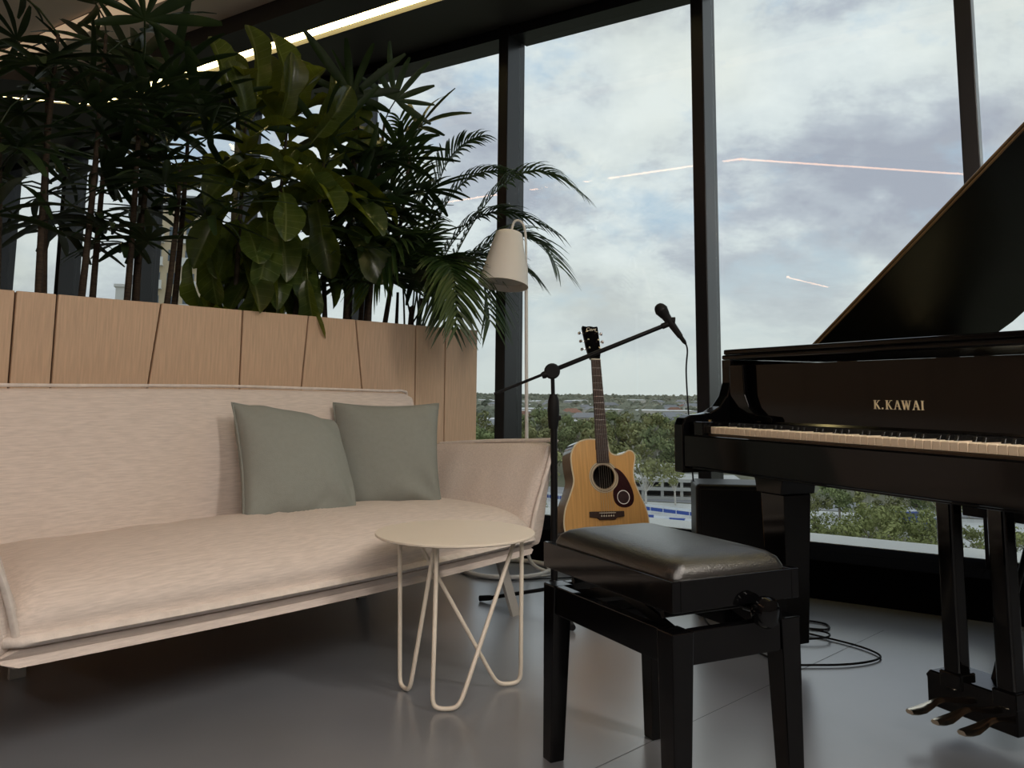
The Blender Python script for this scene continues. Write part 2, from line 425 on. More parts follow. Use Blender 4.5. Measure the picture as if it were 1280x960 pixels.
# ------------------------------------------------------------------ sofa
SA = math.radians(50.3)
so = thing('sofa', 'pale linen two-seat sofa with flared padded arms in front of the planter', 'sofa', (-.513, 2.636, 0), SA)
def jig(x, y, z, a=.004):
    return a*(math.sin(23*x+7*z+3*y)+.6*math.sin(41*x-13*y+5)+.5*math.sin(17*y+29*z))
def sections(xs, prof, mod):
    rings = []
    for x in xs:
        rings.append([mod(x, y, z) for (y, z) in prof])
    return rings
def smooth_prof(pts, n=4):
    P = [Vector((a, b, 0)) for a, b in pts]; N_ = len(P); out = []
    for i in range(N_):
        a, b, c, d = P[i-1], P[i], P[(i+1) % N_], P[(i+2) % N_]
        for k in range(n):
            t = k/n; q = .5*((2*b)+(c-a)*t+(2*a-5*b+4*c-d)*t*t+(3*b-a-3*c+d)*t**3); out.append((q.x, q.y))
    return out
HX = .93
xs = [-HX+2*HX*i/60 for i in range(61)]
def endf(x, w=.05, hx=HX):          # rounding towards the ends
    d = hx-abs(x); return 1. if d >= w else math.sqrt(max(0, 1-(1-d/w)**2))
bow = lambda x: -.045*math.cos(PI*x/(2*HX))
# lower cushion base
pr_ = smooth_prof([(.0, .215), (-.015, .24), (.0, .268), (.3, .270), (.64, .268), (.66, .24), (.64, .205), (.3, .200)], 3)
def base_mod(x, y, z):
    e = endf(x, .04); cz = .238; cy = .32
    return Vector((x, cy+(y-cy)*(.96+.04*e)+bow(x)*(1-y/.7), cz+(z-cz)*(.35+.65*e)))
MB().loft(sections(xs, pr_, base_mod)).build('seat_base', 'linen', so, smooth=50)
# seat cushion
pr_ = smooth_prof([(.012, .272), (-.022, .30), (-.012, .345), (.05, .382), (.18, .398), (.36, .402), (.55, .395), (.64, .36), (.65, .30), (.60, .272), (.3, .270)], 4)
def seat_mod(x, y, z):
    e = endf(x, .14); cr = .028*math.cos(PI*x/(2*HX))*max(0, math.sin(PI*min(1, max(0, y/.62))))
    zz = .272+(z-.272)*(.45+.55*e)+(cr if z > .33 else 0)
    wr = .004*math.sin(60*(x*.8+y*.9)+4*math.sin(9*x))*math.exp(-((x-.12)/.35)**2-((y-.30)/.16)**2) if z > .36 else 0
    return Vector((x, y+bow(x)*(1-y/.7)+(.02*(1-e) if y < .3 else -.02*(1-e)), zz+wr+(jig(x, y, z, .0016) if z > .33 else 0)))
MB().loft(sections([-HX+2*HX*i/120 for i in range(121)], pr_, seat_mod)).build('seat_cushion', 'linen', so, smooth=60)
# flat seam flange along the front of the seat
fl_ = []
for i in range(61):
    x = xs[i]; y = bow(x)-.030+(.03*(1-endf(x, .05)))
    fl_.append([Vector((x, y+dy, .276+dz)) for dy, dz in ((.04, -.010), (-.012, -.009), (-.020, .001), (-.012, .011), (.04, .012))])
MB().loft(fl_).build('seam_flange', 'linen_seam', so, smooth=60)
# backrest
pr_ = smooth_prof([(.565, .33), (.585, .45), (.620, .60), (.660, .73), (.695, .80), (.725, .820), (.760, .805), (.785, .72), (.790, .52), (.765, .34), (.70, .25), (.60, .255)], 4)
def back_mod(x, y, z):
    hx = .95; e = endf(x, .06, hx); cy, cz = .69, .53
    bul = -.016*math.cos(PI*x/(2*hx))*math.sin(PI*min(1, max(0, (z-.3)/.5))) if y < .70 else 0
    low = .012*math.cos(PI*x/2.2) if z > .7 else 0
    return Vector((x, cy+(y-cy)*(.45+.55*e)+bul+jig(x, y, z, .0015), cz+(z-cz)*(.94+.06*e)+low))
MB().loft(sections([-.95+1.9*i/90 for i in range(91)], pr_, back_mod)).build('backrest', 'linen', so, smooth=60)
rim = spline([(.955, .69, .36), (.958, .70, .60), (.955, .735, .80), (.93, .735, .832), (.80, .728, .833), (.40, .727, .839), (0, .727, .843), (-.5, .727, .838), (-.93, .735, .832), (-.955, .735, .80), (-.958, .70, .6)], 6)
MB().tube(rim, .0065, 6).build('back_piping', 'linen_seam', so, smooth=60)
# flared arms
for sgn in (1, -1):
    prof = smooth_prof([(.885, .31), (.915, .40), (.965, .52), (1.015, .605), (1.045, .632), (1.075, .622), (1.085, .585), (1.055, .46), (1.01, .33), (.96, .245), (.90, .245)], 4)
    rings = []
    ys = [-.015+.715*i/40 for i in range(41)]
    for y in ys:
        d = min(y+.015, .70-y); e = 1 if d > .05 else math.sqrt(max(0, 1-(1-d/.05)**2))
        cx, cz = .985, .44; hgt = 1-.06*(max(0, y)/.7)
        ring = []
        for (x, z) in prof:
            bul = -.012*math.sin(PI*min(1, max(0, (y+.01)/.7)))*math.sin(PI*min(1, max(0, (z-.25)/.4))) if x < 1.03 else 0
            ring.append(Vector((sgn*(cx+(x-cx)*(.5+.5*e)+bul+jig(y, x, z, .002)), y, cz+(z*hgt+.02*(1-hgt)-cz)*(.93+.07*e))))
        rings.append(ring if sgn > 0 else list(reversed(ring)))
    MB().loft(rings).build('armrest', 'linen', so, smooth=60)
    seam = spline([(sgn*.905, -.018, .285), (sgn*.94, -.024, .40), (sgn*1.0, -.026, .53), (sgn*1.05, -.022, .625), (sgn*1.075, -.005, .640), (sgn*1.062, .10, .636), (sgn*1.06, .35, .622), (sgn*1.055, .62, .600)], 6)
    MB().tube(seam, [.009]*len(seam), 6).build('arm_piping', 'linen_seam', so, smooth=60)
    seam2 = spline([(sgn*.93, -.008, .29), (sgn*.965, -.012, .40), (sgn*1.025, -.014, .53), (sgn*1.078, -.010, .610)], 6)
    MB().tube(seam2, .007, 6).build('arm_piping', 'linen_seam', so, smooth=60)
    # slanted flat legs
    for (yb, xt, xb, yt) in ((.010, .82 if sgn > 0 else .99, .855 if sgn > 0 else 1.02, .06), (.64, .66, .64, .60)):
        w = .022
        m = MB(); m.add([(sgn*xb-w, yb-.006, 0), (sgn*xb+w, yb-.006, 0), (sgn*xb+w, yb+.008, 0), (sgn*xb-w, yb+.008, 0),
                         (sgn*xt-w, yt-.006, .206), (sgn*xt+w, yt-.006, .206), (sgn*xt+w, yt+.008, .206), (sgn*xt-w, yt+.008, .206)],
                        [(3, 2, 1, 0), (4, 5, 6, 7), (0, 1, 5, 4), (1, 2, 6, 5), (2, 3, 7, 6), (3, 0, 4, 7)])
        m.build('leg', 'grey_leg', so)

# ------------------------------------------------------------------ throw cushions
def pillow(a, t, n=28, seed=0, slump=0):
    rs = random.Random(seed); ph = [rs.uniform(0, 6) for _ in range(4)]
    m = MB(); idx = {}
    V, Fc = [], []
    def pt(u, v, s):
        cu = 1-.075*(1-v*v)**1.0*abs(u)**3; cv = 1-.075*(1-u*u)*abs(v)**3
        x, y = a*u*cu, a*v*cv
        h = t*((1-u**2)*(1-v**2))**.42
        wr = .010*math.sin(9*u+5*v+ph[0])*abs(u*v)+.005*math.sin(14*(u-v)+ph[1])*(1-abs(u))*max(0, -v)
        rc = math.hypot(u-1, v+1); wr += .012*math.sin(3.5*math.atan2(v+1, 1-u+1e-6)*2+ph[2])*math.exp(-(rc-.55)**2/.12)*(slump > 0 or 1)
        k = max(0, (u+v)/2-.15)**2*slump
        return (x-k*a*.30, y-k*a*.42, s*(h+wr*(1 if h > .002 else 0)))
    for s in (1, -1):
        for i in range(n+1):
            for j in range(n+1):
                u = -1+2*i/n; v = -1+2*j/n; key = (s if 0 < i < n and 0 < j < n else 0, i, j)
                if key not in idx: idx[key] = len(V); V.append(pt(math.sin(u*PI/2)*.5+u*.5, math.sin(v*PI/2)*.5+v*.5, s))
    def g(s, i, j): return idx[(s if 0 < i < n and 0 < j < n else 0, i, j)]
    for s in (1, -1):
        for i in range(n):
            for j in range(n):
                q = (g(s, i, j), g(s, i+1, j), g(s, i+1, j+1), g(s, i, j+1)); Fc.append(q if s > 0 else q[::-1])
    m.add(V, Fc)
    edge = []
    for i in range(n): edge.append(V[g(0, i, 0)])
    for j in range(n): edge.append(V[g(0, n, j)])
    for i in range(n, 0, -1): edge.append(V[g(0, i, n)])
    for j in range(n, -1, -1): edge.append(V[g(0, 0, j)])
    return m, edge
SM = Matrix.Translation((-.513, 2.636, 0)) @ Matrix.Rotation(SA, 4, 'Z')
def cushion(label, c, yaw, lean, roll, a, t, seed, slump=0):
    root = thing('throw_cushion', label, 'cushion', (0, 0, 0), 0, None)
    root.matrix_basis = SM @ Matrix.Translation(c) @ Matrix.Rotation(yaw, 4, 'Z') @ Matrix.Rotation(lean, 4, 'X') @ Matrix.Rotation(PI/2, 4, 'X') @ Matrix.Rotation(roll, 4, 'Z')
    m, e = pillow(a, t, seed=seed, slump=slump); m.build('cover', 'sage', root, smooth=70)
    MB().tube(e, .004, 5, cap=False).build('seam', 'sage', root, smooth=60)
cushion('sage green square cushion in the middle of the sofa, left of the other cushion', (.150, .440, .575), -.10, -.48, -.09, .218, .095, 3, .75)
cushion('sage green square cushion leaning in the corner by the sofa arm', (.600, .465, .580), -.62, -.30, .0, .212, .085, 5)

# ------------------------------------------------------------------ round side table
tb = thing('side_table', 'small round cream metal side table with three bent wire legs', 'table', (-.158, 2.53, 0))
MB().lathe([(.001, .4175), (.228, .4175), (.232, .420), (.232, .4245), (.2305, .426), (.001, .426)], 64).build('tabletop', 'cream_metal', tb, smooth=35)
def hair(pts):
    o = Vector((-.158, 2.53, 0)); P = [Vector(q)-o for q in pts]
    top1, a, b, top2 = P
    # straight - U bend - straight, corners rounded
    c = (a+b)/2; path = [top1, a.lerp(top1, .10)]+[q for q in bez([a.lerp(top1, .10), a+(a-top1)*.02, c.lerp(a, .8)-Vector((0, 0, .0)), c, c.lerp(b, .8), b+(b-top2)*.02, b.lerp(top2, .10)], 12)[1:]]+[top2]
    m = MB().tube(path, .0062, 8); 
    m.build('leg', 'cream_metal', tb, smooth=60)
ZT = .418
hair([(-.315, 2.50, ZT), (-.306, 2.505, .007), (-.272, 2.455, .007), (-.205, 2.40, ZT)])
hair([(-.199, 2.39, ZT), (-.198, 2.325, .007), (-.128, 2.325, .007), (.020, 2.52, ZT)])
hair([(.036, 2.55, ZT), (.036, 2.535, .007), (-.030, 2.51, .007), (-.262, 2.45, ZT)])

# ------------------------------------------------------------------ floor lamp
lp = thing('floor_lamp', 'white floor lamp with a tilted cone shade, thin pole and ring base by the window', 'lamp', (-.015, 4.10, 0))
ring = []
for i in range(40):
    t = .12+i/39*(2*PI-.35); ring.append((.205*math.cos(t), .205*math.sin(t)*1.0, .012))
MB().tube(ring, .011, 8).build('base_ring', 'white_metal', lp, smooth=60)
o = Vector((-.015, 4.10, 0))
pole = [(.192, -.085, .012), (.18, -.075, .016), (.140, -.045, .028), (.112, -.030, .055), (.100, -.022, .10), (.097, -.02, .16)]
pole = spline(pole, 5)+[Vector((.090, -.02, .8)), Vector((.083, -.02, 1.45))]
MB().tube(pole, .0085, 10).build('pole', 'white_metal', lp, smooth=60)
hook = spline([(.083, -.02, 1.45), (.080, -.02, 1.58), (.070, -.02, 1.645), (.045, -.02, 1.672), (.020, -.02, 1.66), (.008, -.02, 1.61)], 6)
MB().tube(hook, .006, 8).build('hook', 'white_metal', lp, smooth=60)
TL = Matrix.Translation((-.001, -.055, 1.60)) @ Matrix.Rotation(.10, 4, 'Y') @ Matrix.Rotation(-.15, 4, 'X') @ Matrix.Scale(1.12, 4)
sh = MB().lathe([(.0005, .003), (.050, .003), (.058, -.002), (.062, -.02), (.108, -.235), (.105, -.235), (.059, -.02), (.0005, -.008)], 40, M=TL)
shade = sh.build('shade', 'shade', lp, smooth=50)
MB().lathe([(.0005, -.20), (.095, -.205), (.095, -.209), (.0005, -.206)], 32, M=TL).build('diffuser_disc', 'shade_in', shade, smooth=40)

# ------------------------------------------------------------------ piano bench
BA = -1.0935+PI
bn = thing('piano_bench', 'black adjustable piano bench with a padded vinyl seat and square tapered legs', 'bench', (.3025, 1.6212, 0), BA)
BL, BW = .483, .32       # x 0..BL, y -BW..0
ZF = .388
def leg(x0, y0):
    ix = .028 if x0 < .2 else 0; 
    w = .050; q = .014
    dx0, dx1 = (0, q) if x0 < .2 else (q, 0); dy0, dy1 = (q, 0) if y0 > -.1 else (0, q)
    # taper towards the floor: built upside down with the narrow face at the floor
    m = MB(); X0, X1, Y0, Y1 = x0, x0+w, y0-w, y0
    m.add([(X0+dx0, Y0+dy0, 0), (X1-dx1, Y0+dy0, 0), (X1-dx1, Y1-dy1, 0), (X0+dx0, Y1-dy1, 0), (X0, Y0, ZF), (X1, Y0, ZF), (X1, Y1, ZF), (X0, Y1, ZF)],
          [(3, 2, 1, 0), (4, 5, 6, 7), (0, 1, 5, 4), (1, 2, 6, 5), (2, 3, 7, 6), (3, 0, 4, 7)])
    m.build('leg', 'black_gloss', bn, bevel=.0025)
for x0 in (0, BL-.050):
    for y0 in (0, -BW+.050): leg(x0, y0)
for (a, b, c, d) in ((.050, BL-.050, -.026, -.004), (.050, BL-.050, -BW+.004, -BW+.026), (.004, .026, -BW+.050, -.050), (BL-.026, BL-.004, -BW+.050, -.050)):
    MB().box(a, b, c, d, ZF-.062, ZF).build('apron_rail', 'black_gloss', bn, bevel=.002)
t_ = MB()
for (a, b, c, d) in ((0, BL, -.02, 0), (0, BL, -BW, -BW+.02), (0, .02, -BW+.02, -.02), (BL-.02, BL, -BW+.02, -.02)): t_.box(a, b, c, d, .424, .481)
t_.box(.02, BL-.02, -BW+.02, -.02, .430, .445)
t_.build('seat_tray', 'black_gloss', bn, bevel=.0015)
# padded seat
rings = []
prof = [(.452, .004), (.470, .0), (.486, .003), (.500, .010), (.510, .024), (.517, .048), (.522, .085)]
def rr(inset, z, n=10, rad=.03):
    x0, x1, y0, y1 = .012+inset, BL-.012-inset, -BW+.012+inset, -.012-inset; out = []
    for (cx, cy, a0) in ((x1-rad, y1-rad, 0), (x0+rad, y1-rad, PI/2), (x0+rad, y0+rad, PI), (x1-rad, y0+rad, 1.5*PI)):
        for k in range(n): a = a0+PI/2*k/(n-1); out.append(Vector((cx+rad*math.cos(a), cy+rad*math.sin(a), z)))
    return out
for z, i in prof: rings.append(rr(i, z, rad=max(.018, .026-.1*i)))
MB().loft(rings).build('seat_pad', 'black_vinyl', bn, smooth=60)
# scissor lift
for y in (-.055, -BW+.055):
    for (xa, za, xb, zb) in ((.06, ZF-.02, .30, .428), (.42, ZF-.02, .18, .428)):
        m = MB(); d = Vector((xb-xa, 0, zb-za)); n = Vector((-d.z, 0, d.x)).normalized()*.011
        a = Vector((xa, y, za)); b = Vector((xb, y, zb)); q = Vector((0, .004, 0))
        m.add([a-n-q, b-n-q, b+n-q, a+n-q, a-n+q, b-n+q, b+n+q, a+n+q], [(3, 2, 1, 0), (4, 5, 6, 7), (0, 1, 5, 4), (1, 2, 6, 5), (2, 3, 7, 6), (3, 0, 4, 7)])
        m.build('scissor_arm', 'black_satin', bn)
MB().box(.205, .275, -BW+.03, -.03, .36, .385).build('lift_bar', 'black_satin', bn, bevel=.003)
for x in (.07, .40): MB().tube([(x, -.03, .405), (x, -BW+.03, .405)], .007, 8).build('lift_rod', 'black_satin', bn, smooth=60)
R_ = Matrix.Rotation(-PI/2, 4, 'Y')
for xe, sg in ((0, 1), (BL, -1)):
    M_ = Matrix.Translation((xe+.014*sg, -.205, .412)) @ Matrix.Rotation(-PI/2*sg, 4, 'Y')
    MB().lathe([(.001, -.02), (.008, -.02), (.008, .018), (.024, .022), (.029, .030), (.030, .045), (.025, .054), (.010, .058), (.001, .058)], 24, M=M_).build('knob', 'black_gloss', bn, smooth=45)
# ------------------------------------------------------------------ grand piano
GA = -1.1419; GO = Vector((.6442, 2.7541, 0))
pn = thing('grand_piano', 'black grand piano with raised lid and ivory keys beside the window', 'piano', GO, GA)
GM = Matrix.Translation(GO) @ Matrix.Rotation(GA, 4, 'Z')
KZ = .7264; KW = .0235; RT = .948
WR = 52*KW            # right end of the keys
XA, XB = -.125, WR+.125
TAIL = 1.38
# rim: outer outline (spine left, curved treble side right)
outer = [(XA, .15)]+[(XA, y) for y in (.5, .9)]+[(XA+.02, TAIL-.05), (XA+.08, TAIL), (.12, TAIL+.03), (.30, TAIL+.02), (.50, TAIL-.04), (.68, TAIL-.16), (.85, TAIL-.34), (1.02, TAIL-.50), (1.20, TAIL-.62), (XB-.01, TAIL-.80), (XB, .20), (XB, .15)]
def inset(pts, d):
    out = []
    for i, q in enumerate(pts):
        a = Vector((*pts[max(0, i-1)], 0)); b = Vector((*pts[min(len(pts)-1, i+1)], 0)); t = (b-a).normalized(); n = Vector((t.y, -t.x, 0))
        out.append((q[0]+n.x*d, q[1]+n.y*d))
    return out
inner = inset(outer, .045)
rim_poly = outer+inner[::-1]
MB().prism(rim_poly, .66, RT).build('rim', 'black_gloss', pn, smooth=40)
cl_ = lambda d: [(x, max(y, .215)) for x, y in inset(outer, d)]
MB().prism(cl_(.03), .66, .69).build('bottom_board', 'black_satin', pn)
MB().prism(cl_(.05), .80, .815).build('soundboard', 'rosewood', pn)
# case arms with their S-curved tops
def arm(x0, x1):
    pts = [(-.055, .575), (-.055, .730), (-.045, .752), (-.02, .762), (.02, .764), (.06, .770), (.10, .790), (.13, .825), (.146, .87), (.152, RT), (.30, RT), (.30, .66), (.20, .575)]
    MB().prism([(y, z) for y, z in pts], x0, x1, axis='x').build('case_arm', 'black_gloss', pn, bevel=.006, seg=3)
arm(XA, XA+.05); arm(XB-.05, XB)
for x0, x1 in ((XA+.051, -.001), (WR+.001, XB-.051)):
    MB().box(x0, x1, -.030, .15, .66, .742).build('key_block', 'black_gloss', pn, bevel=.004)
    MB().tube([((x0+x1)/2+.01, .02, .742), ((x0+x1)/2+.01, .02, .7475)], .006, 10).build('block_screw', 'brass', pn, smooth=40)
# keybed and key slip
MB().box(XA+.051, XB-.051, -.035, .60, .590, .655).build('keybed', 'black_gloss', pn, bevel=.003)
MB().box(XA+.051, XB-.051, -.052, -.010, .597, .700).build('key_slip', 'black_gloss', pn, bevel=.005)
MB().box(-.001, WR+.001, -.008, -.003, .690, .7035).build('key_slip_rail', 'slip_rail', pn)
# keys
wk = MB().box(.0006, KW-.0006, 0, .150, KZ-.022, KZ)
kme = None
for i in range(52):
    if kme is None:
        o = wk.build('white_key', 'ivory', pn, bevel=.0012, seg=1); kme = o.data
    else: o = obj('white_key', kme, pn)
    o.location = (i*KW, 0, 0)
bk = MB().add([(-.0055, .05, KZ-.002), (.0055, .05, KZ-.002), (.0055, .150, KZ-.002), (-.0055, .150, KZ-.002), (-.0045, .057, KZ+.0115), (.0045, .057, KZ+.0115), (.0045, .150, KZ+.0115), (-.0045, .150, KZ+.0115)],
              [(3, 2, 1, 0), (4, 5, 6, 7), (0, 1, 5, 4), (1, 2, 6, 5), (2, 3, 7, 6), (3, 0, 4, 7)])
kme = None
for i in range(51):
    if i % 7 in (0, 2, 3, 5, 6):          # white keys run A B C D E F G
        if kme is None: o = bk.build('black_key', 'ebony', pn, bevel=.001, seg=1); kme = o.data
        else: o = obj('black_key', kme, pn)
        o.location = ((i+1)*KW, 0, 0)
MB().box(-.001, WR+.001, .145, .152, KZ-.004, KZ+.010).build('felt_strip', 'felt', pn)
# fallboard, with the shaped ends of the arms in front of it
MB().prism([(.152, .738), (.160, .738), (.166, .745), (.168, .80), (.169, .86), (.170, .928), (.190, .928), (.190, .738)], XA+.05, XB-.05, axis='x').build('fallboard', 'black_gloss', pn, smooth=30)
for sx, x0 in ((1, XA+.05), (-1, XB-.05)):
    q = [(0, .742), (.20, .742), (.205, .750), (.195, .762), (.13, .766), (.095, .790), (.075, .83), (.068, .93), (0, .93)]
    MB().prism([(x0+sx*a, b) for a, b in q], .140, .158, axis='y').build('cheek_plate', 'black_gloss', pn, bevel=.003)
# folded front lid over the fallboard, music shelf line
MB().box(XA-.002, XB+.002, .150, .56, RT+.001, RT+.017).build('front_lid', 'black_gloss', pn, bevel=.005)
MB().box(XA-.002, XB+.002, .158, .56, RT+.018, RT+.036).build('folded_lid_panel', 'black_gloss', pn, bevel=.005)
# maker's name in serif capitals, raised on the fallboard
def stroke(m, x0, z0, x1, z1, w, y=0):
    d = Vector((x1-x0, z1-z0)); n = Vector((-d.y, d.x)).normalized()*w/2
    if abs(z1-z0) > .3*abs(x1-x0): n = Vector((w/2, 0)) if n.x > 0 else Vector((-w/2, 0))   # ends stay level
    m.prism([(x0-n.x, z0-n.y), (x1-n.x, z1-n.y), (x1+n.x, z1+n.y), (x0+n.x, z0+n.y)], -.0012, .0012, axis='y')
def letter(ch, h):
    m = MB(); T, t = .18*h, .085*h
    ser = lambda x, z, w: stroke(m, x-w/2, z, x+w/2, z, .05*h)
    if ch == 'K':
        stroke(m, .12*h, 0, .12*h, h, T); stroke(m, .16*h, .40*h, .66*h, h, t); stroke(m, .32*h, .56*h, .72*h, 0, T)
        for x, z, w in ((.12*h, .025*h, .38*h), (.12*h, h-.025*h, .38*h), (.66*h, h-.025*h, .30*h), (.72*h, .025*h, .34*h)): ser(x, z, w)
    elif ch == 'A':
        stroke(m, .14*h, 0, .46*h, h, t); stroke(m, .46*h, h, .80*h, 0, T); stroke(m, .26*h, .34*h, .66*h, .34*h, .07*h)
        ser(.14*h, .025*h, .30*h); ser(.80*h, .025*h, .36*h)
    elif ch == 'W':
        stroke(m, .08*h, h, .34*h, 0, T); stroke(m, .34*h, 0, .56*h, h, t); stroke(m, .54*h, h, .80*h, 0, T); stroke(m, .80*h, 0, 1.04*h, h, t)
        ser(.08*h, h-.025*h, .32*h); ser(.55*h, h-.025*h, .30*h); ser(1.04*h, h-.025*h, .28*h)
    elif ch == 'I':
        stroke(m, .12*h, 0, .12*h, h, T); ser(.12*h, .025*h, .36*h); ser(.12*h, h-.025*h, .36*h)
    elif ch == '.':
        stroke(m, .02*h, .09*h, .18*h, .09*h, .17*h)
    return m
hL = .0245; xx = .508
for ch, adv in zip('K.KAWAI', (.99, .55, .99, 1.02, 1.26, 1.10, .4)):
    o = letter(ch, hL).build('letter', 'gold_letter', pn); o.location = (xx, .1672, .7935); xx += adv*hL*1.06
# raised main lid, hinged on the spine
LA = math.radians(35)
lid_pts = [(.0, .0), (XB-XA, .0), (XB-XA, .02), (1.42, .06), (1.325, .20), (1.145, .32), (.975, .48), (.805, .66), (.625, .78), (.425, .84), (.245, .85), (.08, .82), (.0, .78)]
lo = MB(); lo.prism(lid_pts, 0, .020)
lid = lo.build('lid', 'lid_black', pn, bevel=.002)
lid.matrix_basis = Matrix.Translation((XA-.012, .565, RT+.036)) @ Matrix.Rotation(-LA, 4, 'Y')
# front edge of the lid: two strips with a brown light reflection painted in
for z0, z1 in ((.0005, .0085), (.0115, .0195)):
    o = MB().box(.003, XB-XA-.003, -.006, .0, z0, z1).build('lid_edge_sheen_strip', 'lid_edge_sheen', lid, bevel=.002, seg=1)
for y in (.70, 1.10): 
    MB().tube([(XA-.012, y, RT+.012), (XA-.012, y+.09, RT+.012)], .006, 8).build('lid_hinge', 'brass', pn, smooth=50)
MB().tube([(.05, .63, RT+.036), (.05, .63, RT+.044)], .012, 12).build('lid_button', 'black_satin', pn, smooth=40)
# prop stick on the treble side
MB().tube([(1.12, .62, .90), (.98, .62, 1.735)], .008, 8).build('lid_prop', 'black_satin', pn, smooth=50)
# music plates inside the case
MB().prism(cl_(.08), .86, .872).build('iron_plate', 'brass', pn)
# legs with brass casters
def pleg(x, y):
    m = MB()
    m.add([(x-.042, y-.042, .062), (x+.042, y-.042, .062), (x+.042, y+.042, .062), (x-.042, y+.042, .062), (x-.055, y-.055, .52), (x+.055, y-.055, .52), (x+.055, y+.055, .52), (x-.055, y+.055, .52)],
          [(3, 2, 1, 0), (4, 5, 6, 7), (0, 1, 5, 4), (1, 2, 6, 5), (2, 3, 7, 6), (3, 0, 4, 7)])
    g = m.build('leg', 'black_gloss', pn, bevel=.004)
    pts = [(x-.075, .60), (x-.073, .585), (x-.062, .555), (x-.056, .52), (x+.056, .52), (x+.062, .555), (x+.073, .585), (x+.075, .60)]
    MB().prism(pts, y-.07, y+.07, axis='y').build('leg_bracket', 'black_gloss', g, bevel=.003)
    MB().tube([(x, y, .062), (x, y, .035)], .012, 10).build('caster_stem', 'brass', g, smooth=40)
    MB().lathe([(.001, -.009), (.018, -.009), (.021, -.006), (.021, .006), (.018, .009), (.001, .009)], 16, o=(x, y+.012, .021), M=Matrix.Rotation(PI/2, 4, 'X')).build('caster_wheel', 'brass', g, smooth=40)
pleg(.085, .225); pleg(WR-.085, .225); pleg(.35, 1.12)
# pedal lyre
for x in (.694, .836):
    m = MB(); m.box(x-.024, x+.024, .185, .228, .125, .592); g = m.build('lyre_post', 'black_gloss', pn, bevel=.008, seg=3)
    MB().box(x-.030, x+.030, .178, .236, .110, .150).build('post_collar', 'black_gloss', g, bevel=.004)
MB().prism([(.622, .052), (.862, .052), (.862, .118), (.866, .124), (.858, .138), (.630, .138), (.618, .124), (.622, .118)], .185, .300, axis='y').build('pedal_box', 'black_gloss', pn, bevel=.003)
MB().box(.62, .93, .17, .25, .575, .592).build('lyre_top', 'black_gloss', pn, bevel=.003)
MB().box(.66, .89, .30, .325, .52, .545).build('trap_lever', 'black_satin', pn, bevel=.002)
for x in (.800, .86, .655): MB().tube([(x, .275, .13), (x, .28, .59)], .0045, 8).build('pedal_rod', 'chrome', pn, smooth=50)
MB().tube([(.745, .27, .13), (.71, .56, .60)], .008, 8).build('lyre_brace', 'black_satin', pn, smooth=50)
for x in (.662, .734, .804):
    path = [(.20, .074, .011), (.165, .071, .011), (.135, .065, .017), (.105, .060, .0225), (.085, .059, .0215), (.072, .060, .012)]
    rings = []
    for (y, z, w) in path:
        rings.append([Vector((x-w, y, z)), Vector((x-w*.6, y, z+.006)), Vector((x+w*.6, y, z+.006)), Vector((x+w, y, z)), Vector((x+w*.6, y, z-.004)), Vector((x-w*.6, y, z-.004))])
    MB().loft(rings).build('pedal', 'pedal_metal', pn, smooth=60)
# ------------------------------------------------------------------ microphone stand and microphone
MC = Vector((.176, 3.40, 0))
ms = thing('microphone_stand', 'black tripod boom microphone stand in front of the window', 'microphone stand', MC)
for a in (160, 279, 39):
    d = Vector((math.cos(math.radians(a)), math.sin(math.radians(a)), 0))
    g = MB().tube([Vector((0, 0, .075))+d*.018, Vector((0, 0, .014))+d*.285], .0075, 8).build('leg', 'black_satin', ms, smooth=50)
    MB().tube([Vector((0, 0, .019))+d*.262, Vector((0, 0, .012))+d*.312], [.010, .0115], 10).build('rubber_foot', 'black_rubber', g, smooth=50)
MB().lathe([(.001, .045), (.020, .045), (.024, .055), (.024, .095), (.018, .11), (.001, .11)], 16).build('hub', 'black_satin', ms, smooth=40)
MB().tube([(0, 0, .05), (-.004, 0, .74)], .0138, 12).build('tube', 'black_satin', ms, smooth=50)
MB().lathe([(.001, .690), (.017, .690), (.021, .71), (.024, .76), (.022, .80), (.014, .826), (.001, .826)], 16, o=(-.006, 0, 0)).build('height_grip', 'black_rubber', ms, smooth=50)
MB().box(.004, .024, -.008, .008, .722, .742).build('grip_lever', 'black_rubber', ms, bevel=.004)
MB().tube([(-.007, 0, .80), (-.010, 0, .895)], [.008, .008], 8).build('inner_tube', 'black_satin', ms, smooth=50)
MB().lathe([(.001, -.020), (.026, -.020), (.032, -.010), (.032, .010), (.026, .020), (.001, .020)], 18, o=(-.012, 0, .917), M=Matrix.Rotation(PI/2, 4, 'X')).build('boom_clutch', 'black_rubber', ms, smooth=40)
MB().lathe([(.001, -.02), (.012, -.02), (.015, -.008), (.012, .0), (.001, .0)], 12, o=(-.035, -.012, .905), M=Matrix.Rotation(1.2, 4, 'Y')).build('clutch_knob', 'black_rubber', ms, smooth=40)
b0 = Vector((-.238, 0, .826)); b1 = Vector((.440, 0, 1.105))
MB().tube([b0, b0.lerp(b1, .3), b0.lerp(b1, .31), b1], [.0058, .0058, .0095, .0088], 8).build('boom_arm', 'black_satin', ms, smooth=50)
MB().tube([b0-Vector((.006, 0, .0025)), b0+Vector((.004, 0, .0016))], .0062, 8).build('boom_cap', 'black_rubber', ms, smooth=50)
bd = (b1-b0).normalized()
MB().tube([b1-bd*.010, b1+bd*.040], .0125, 10).build('clip_mount', 'black_rubber', ms, smooth=40)
MB().tube([b1+Vector((.006, 0, .010)), b1+Vector((.026, 0, .020)), b1+Vector((.042, 0, .018))], [.013, .015, .017], 10).build('microphone_clip', 'black_rubber', ms, smooth=50)
mp_ = Vector((.603, 3.40, 1.170)); md = Vector((.685, 3.40, 1.055))-mp_
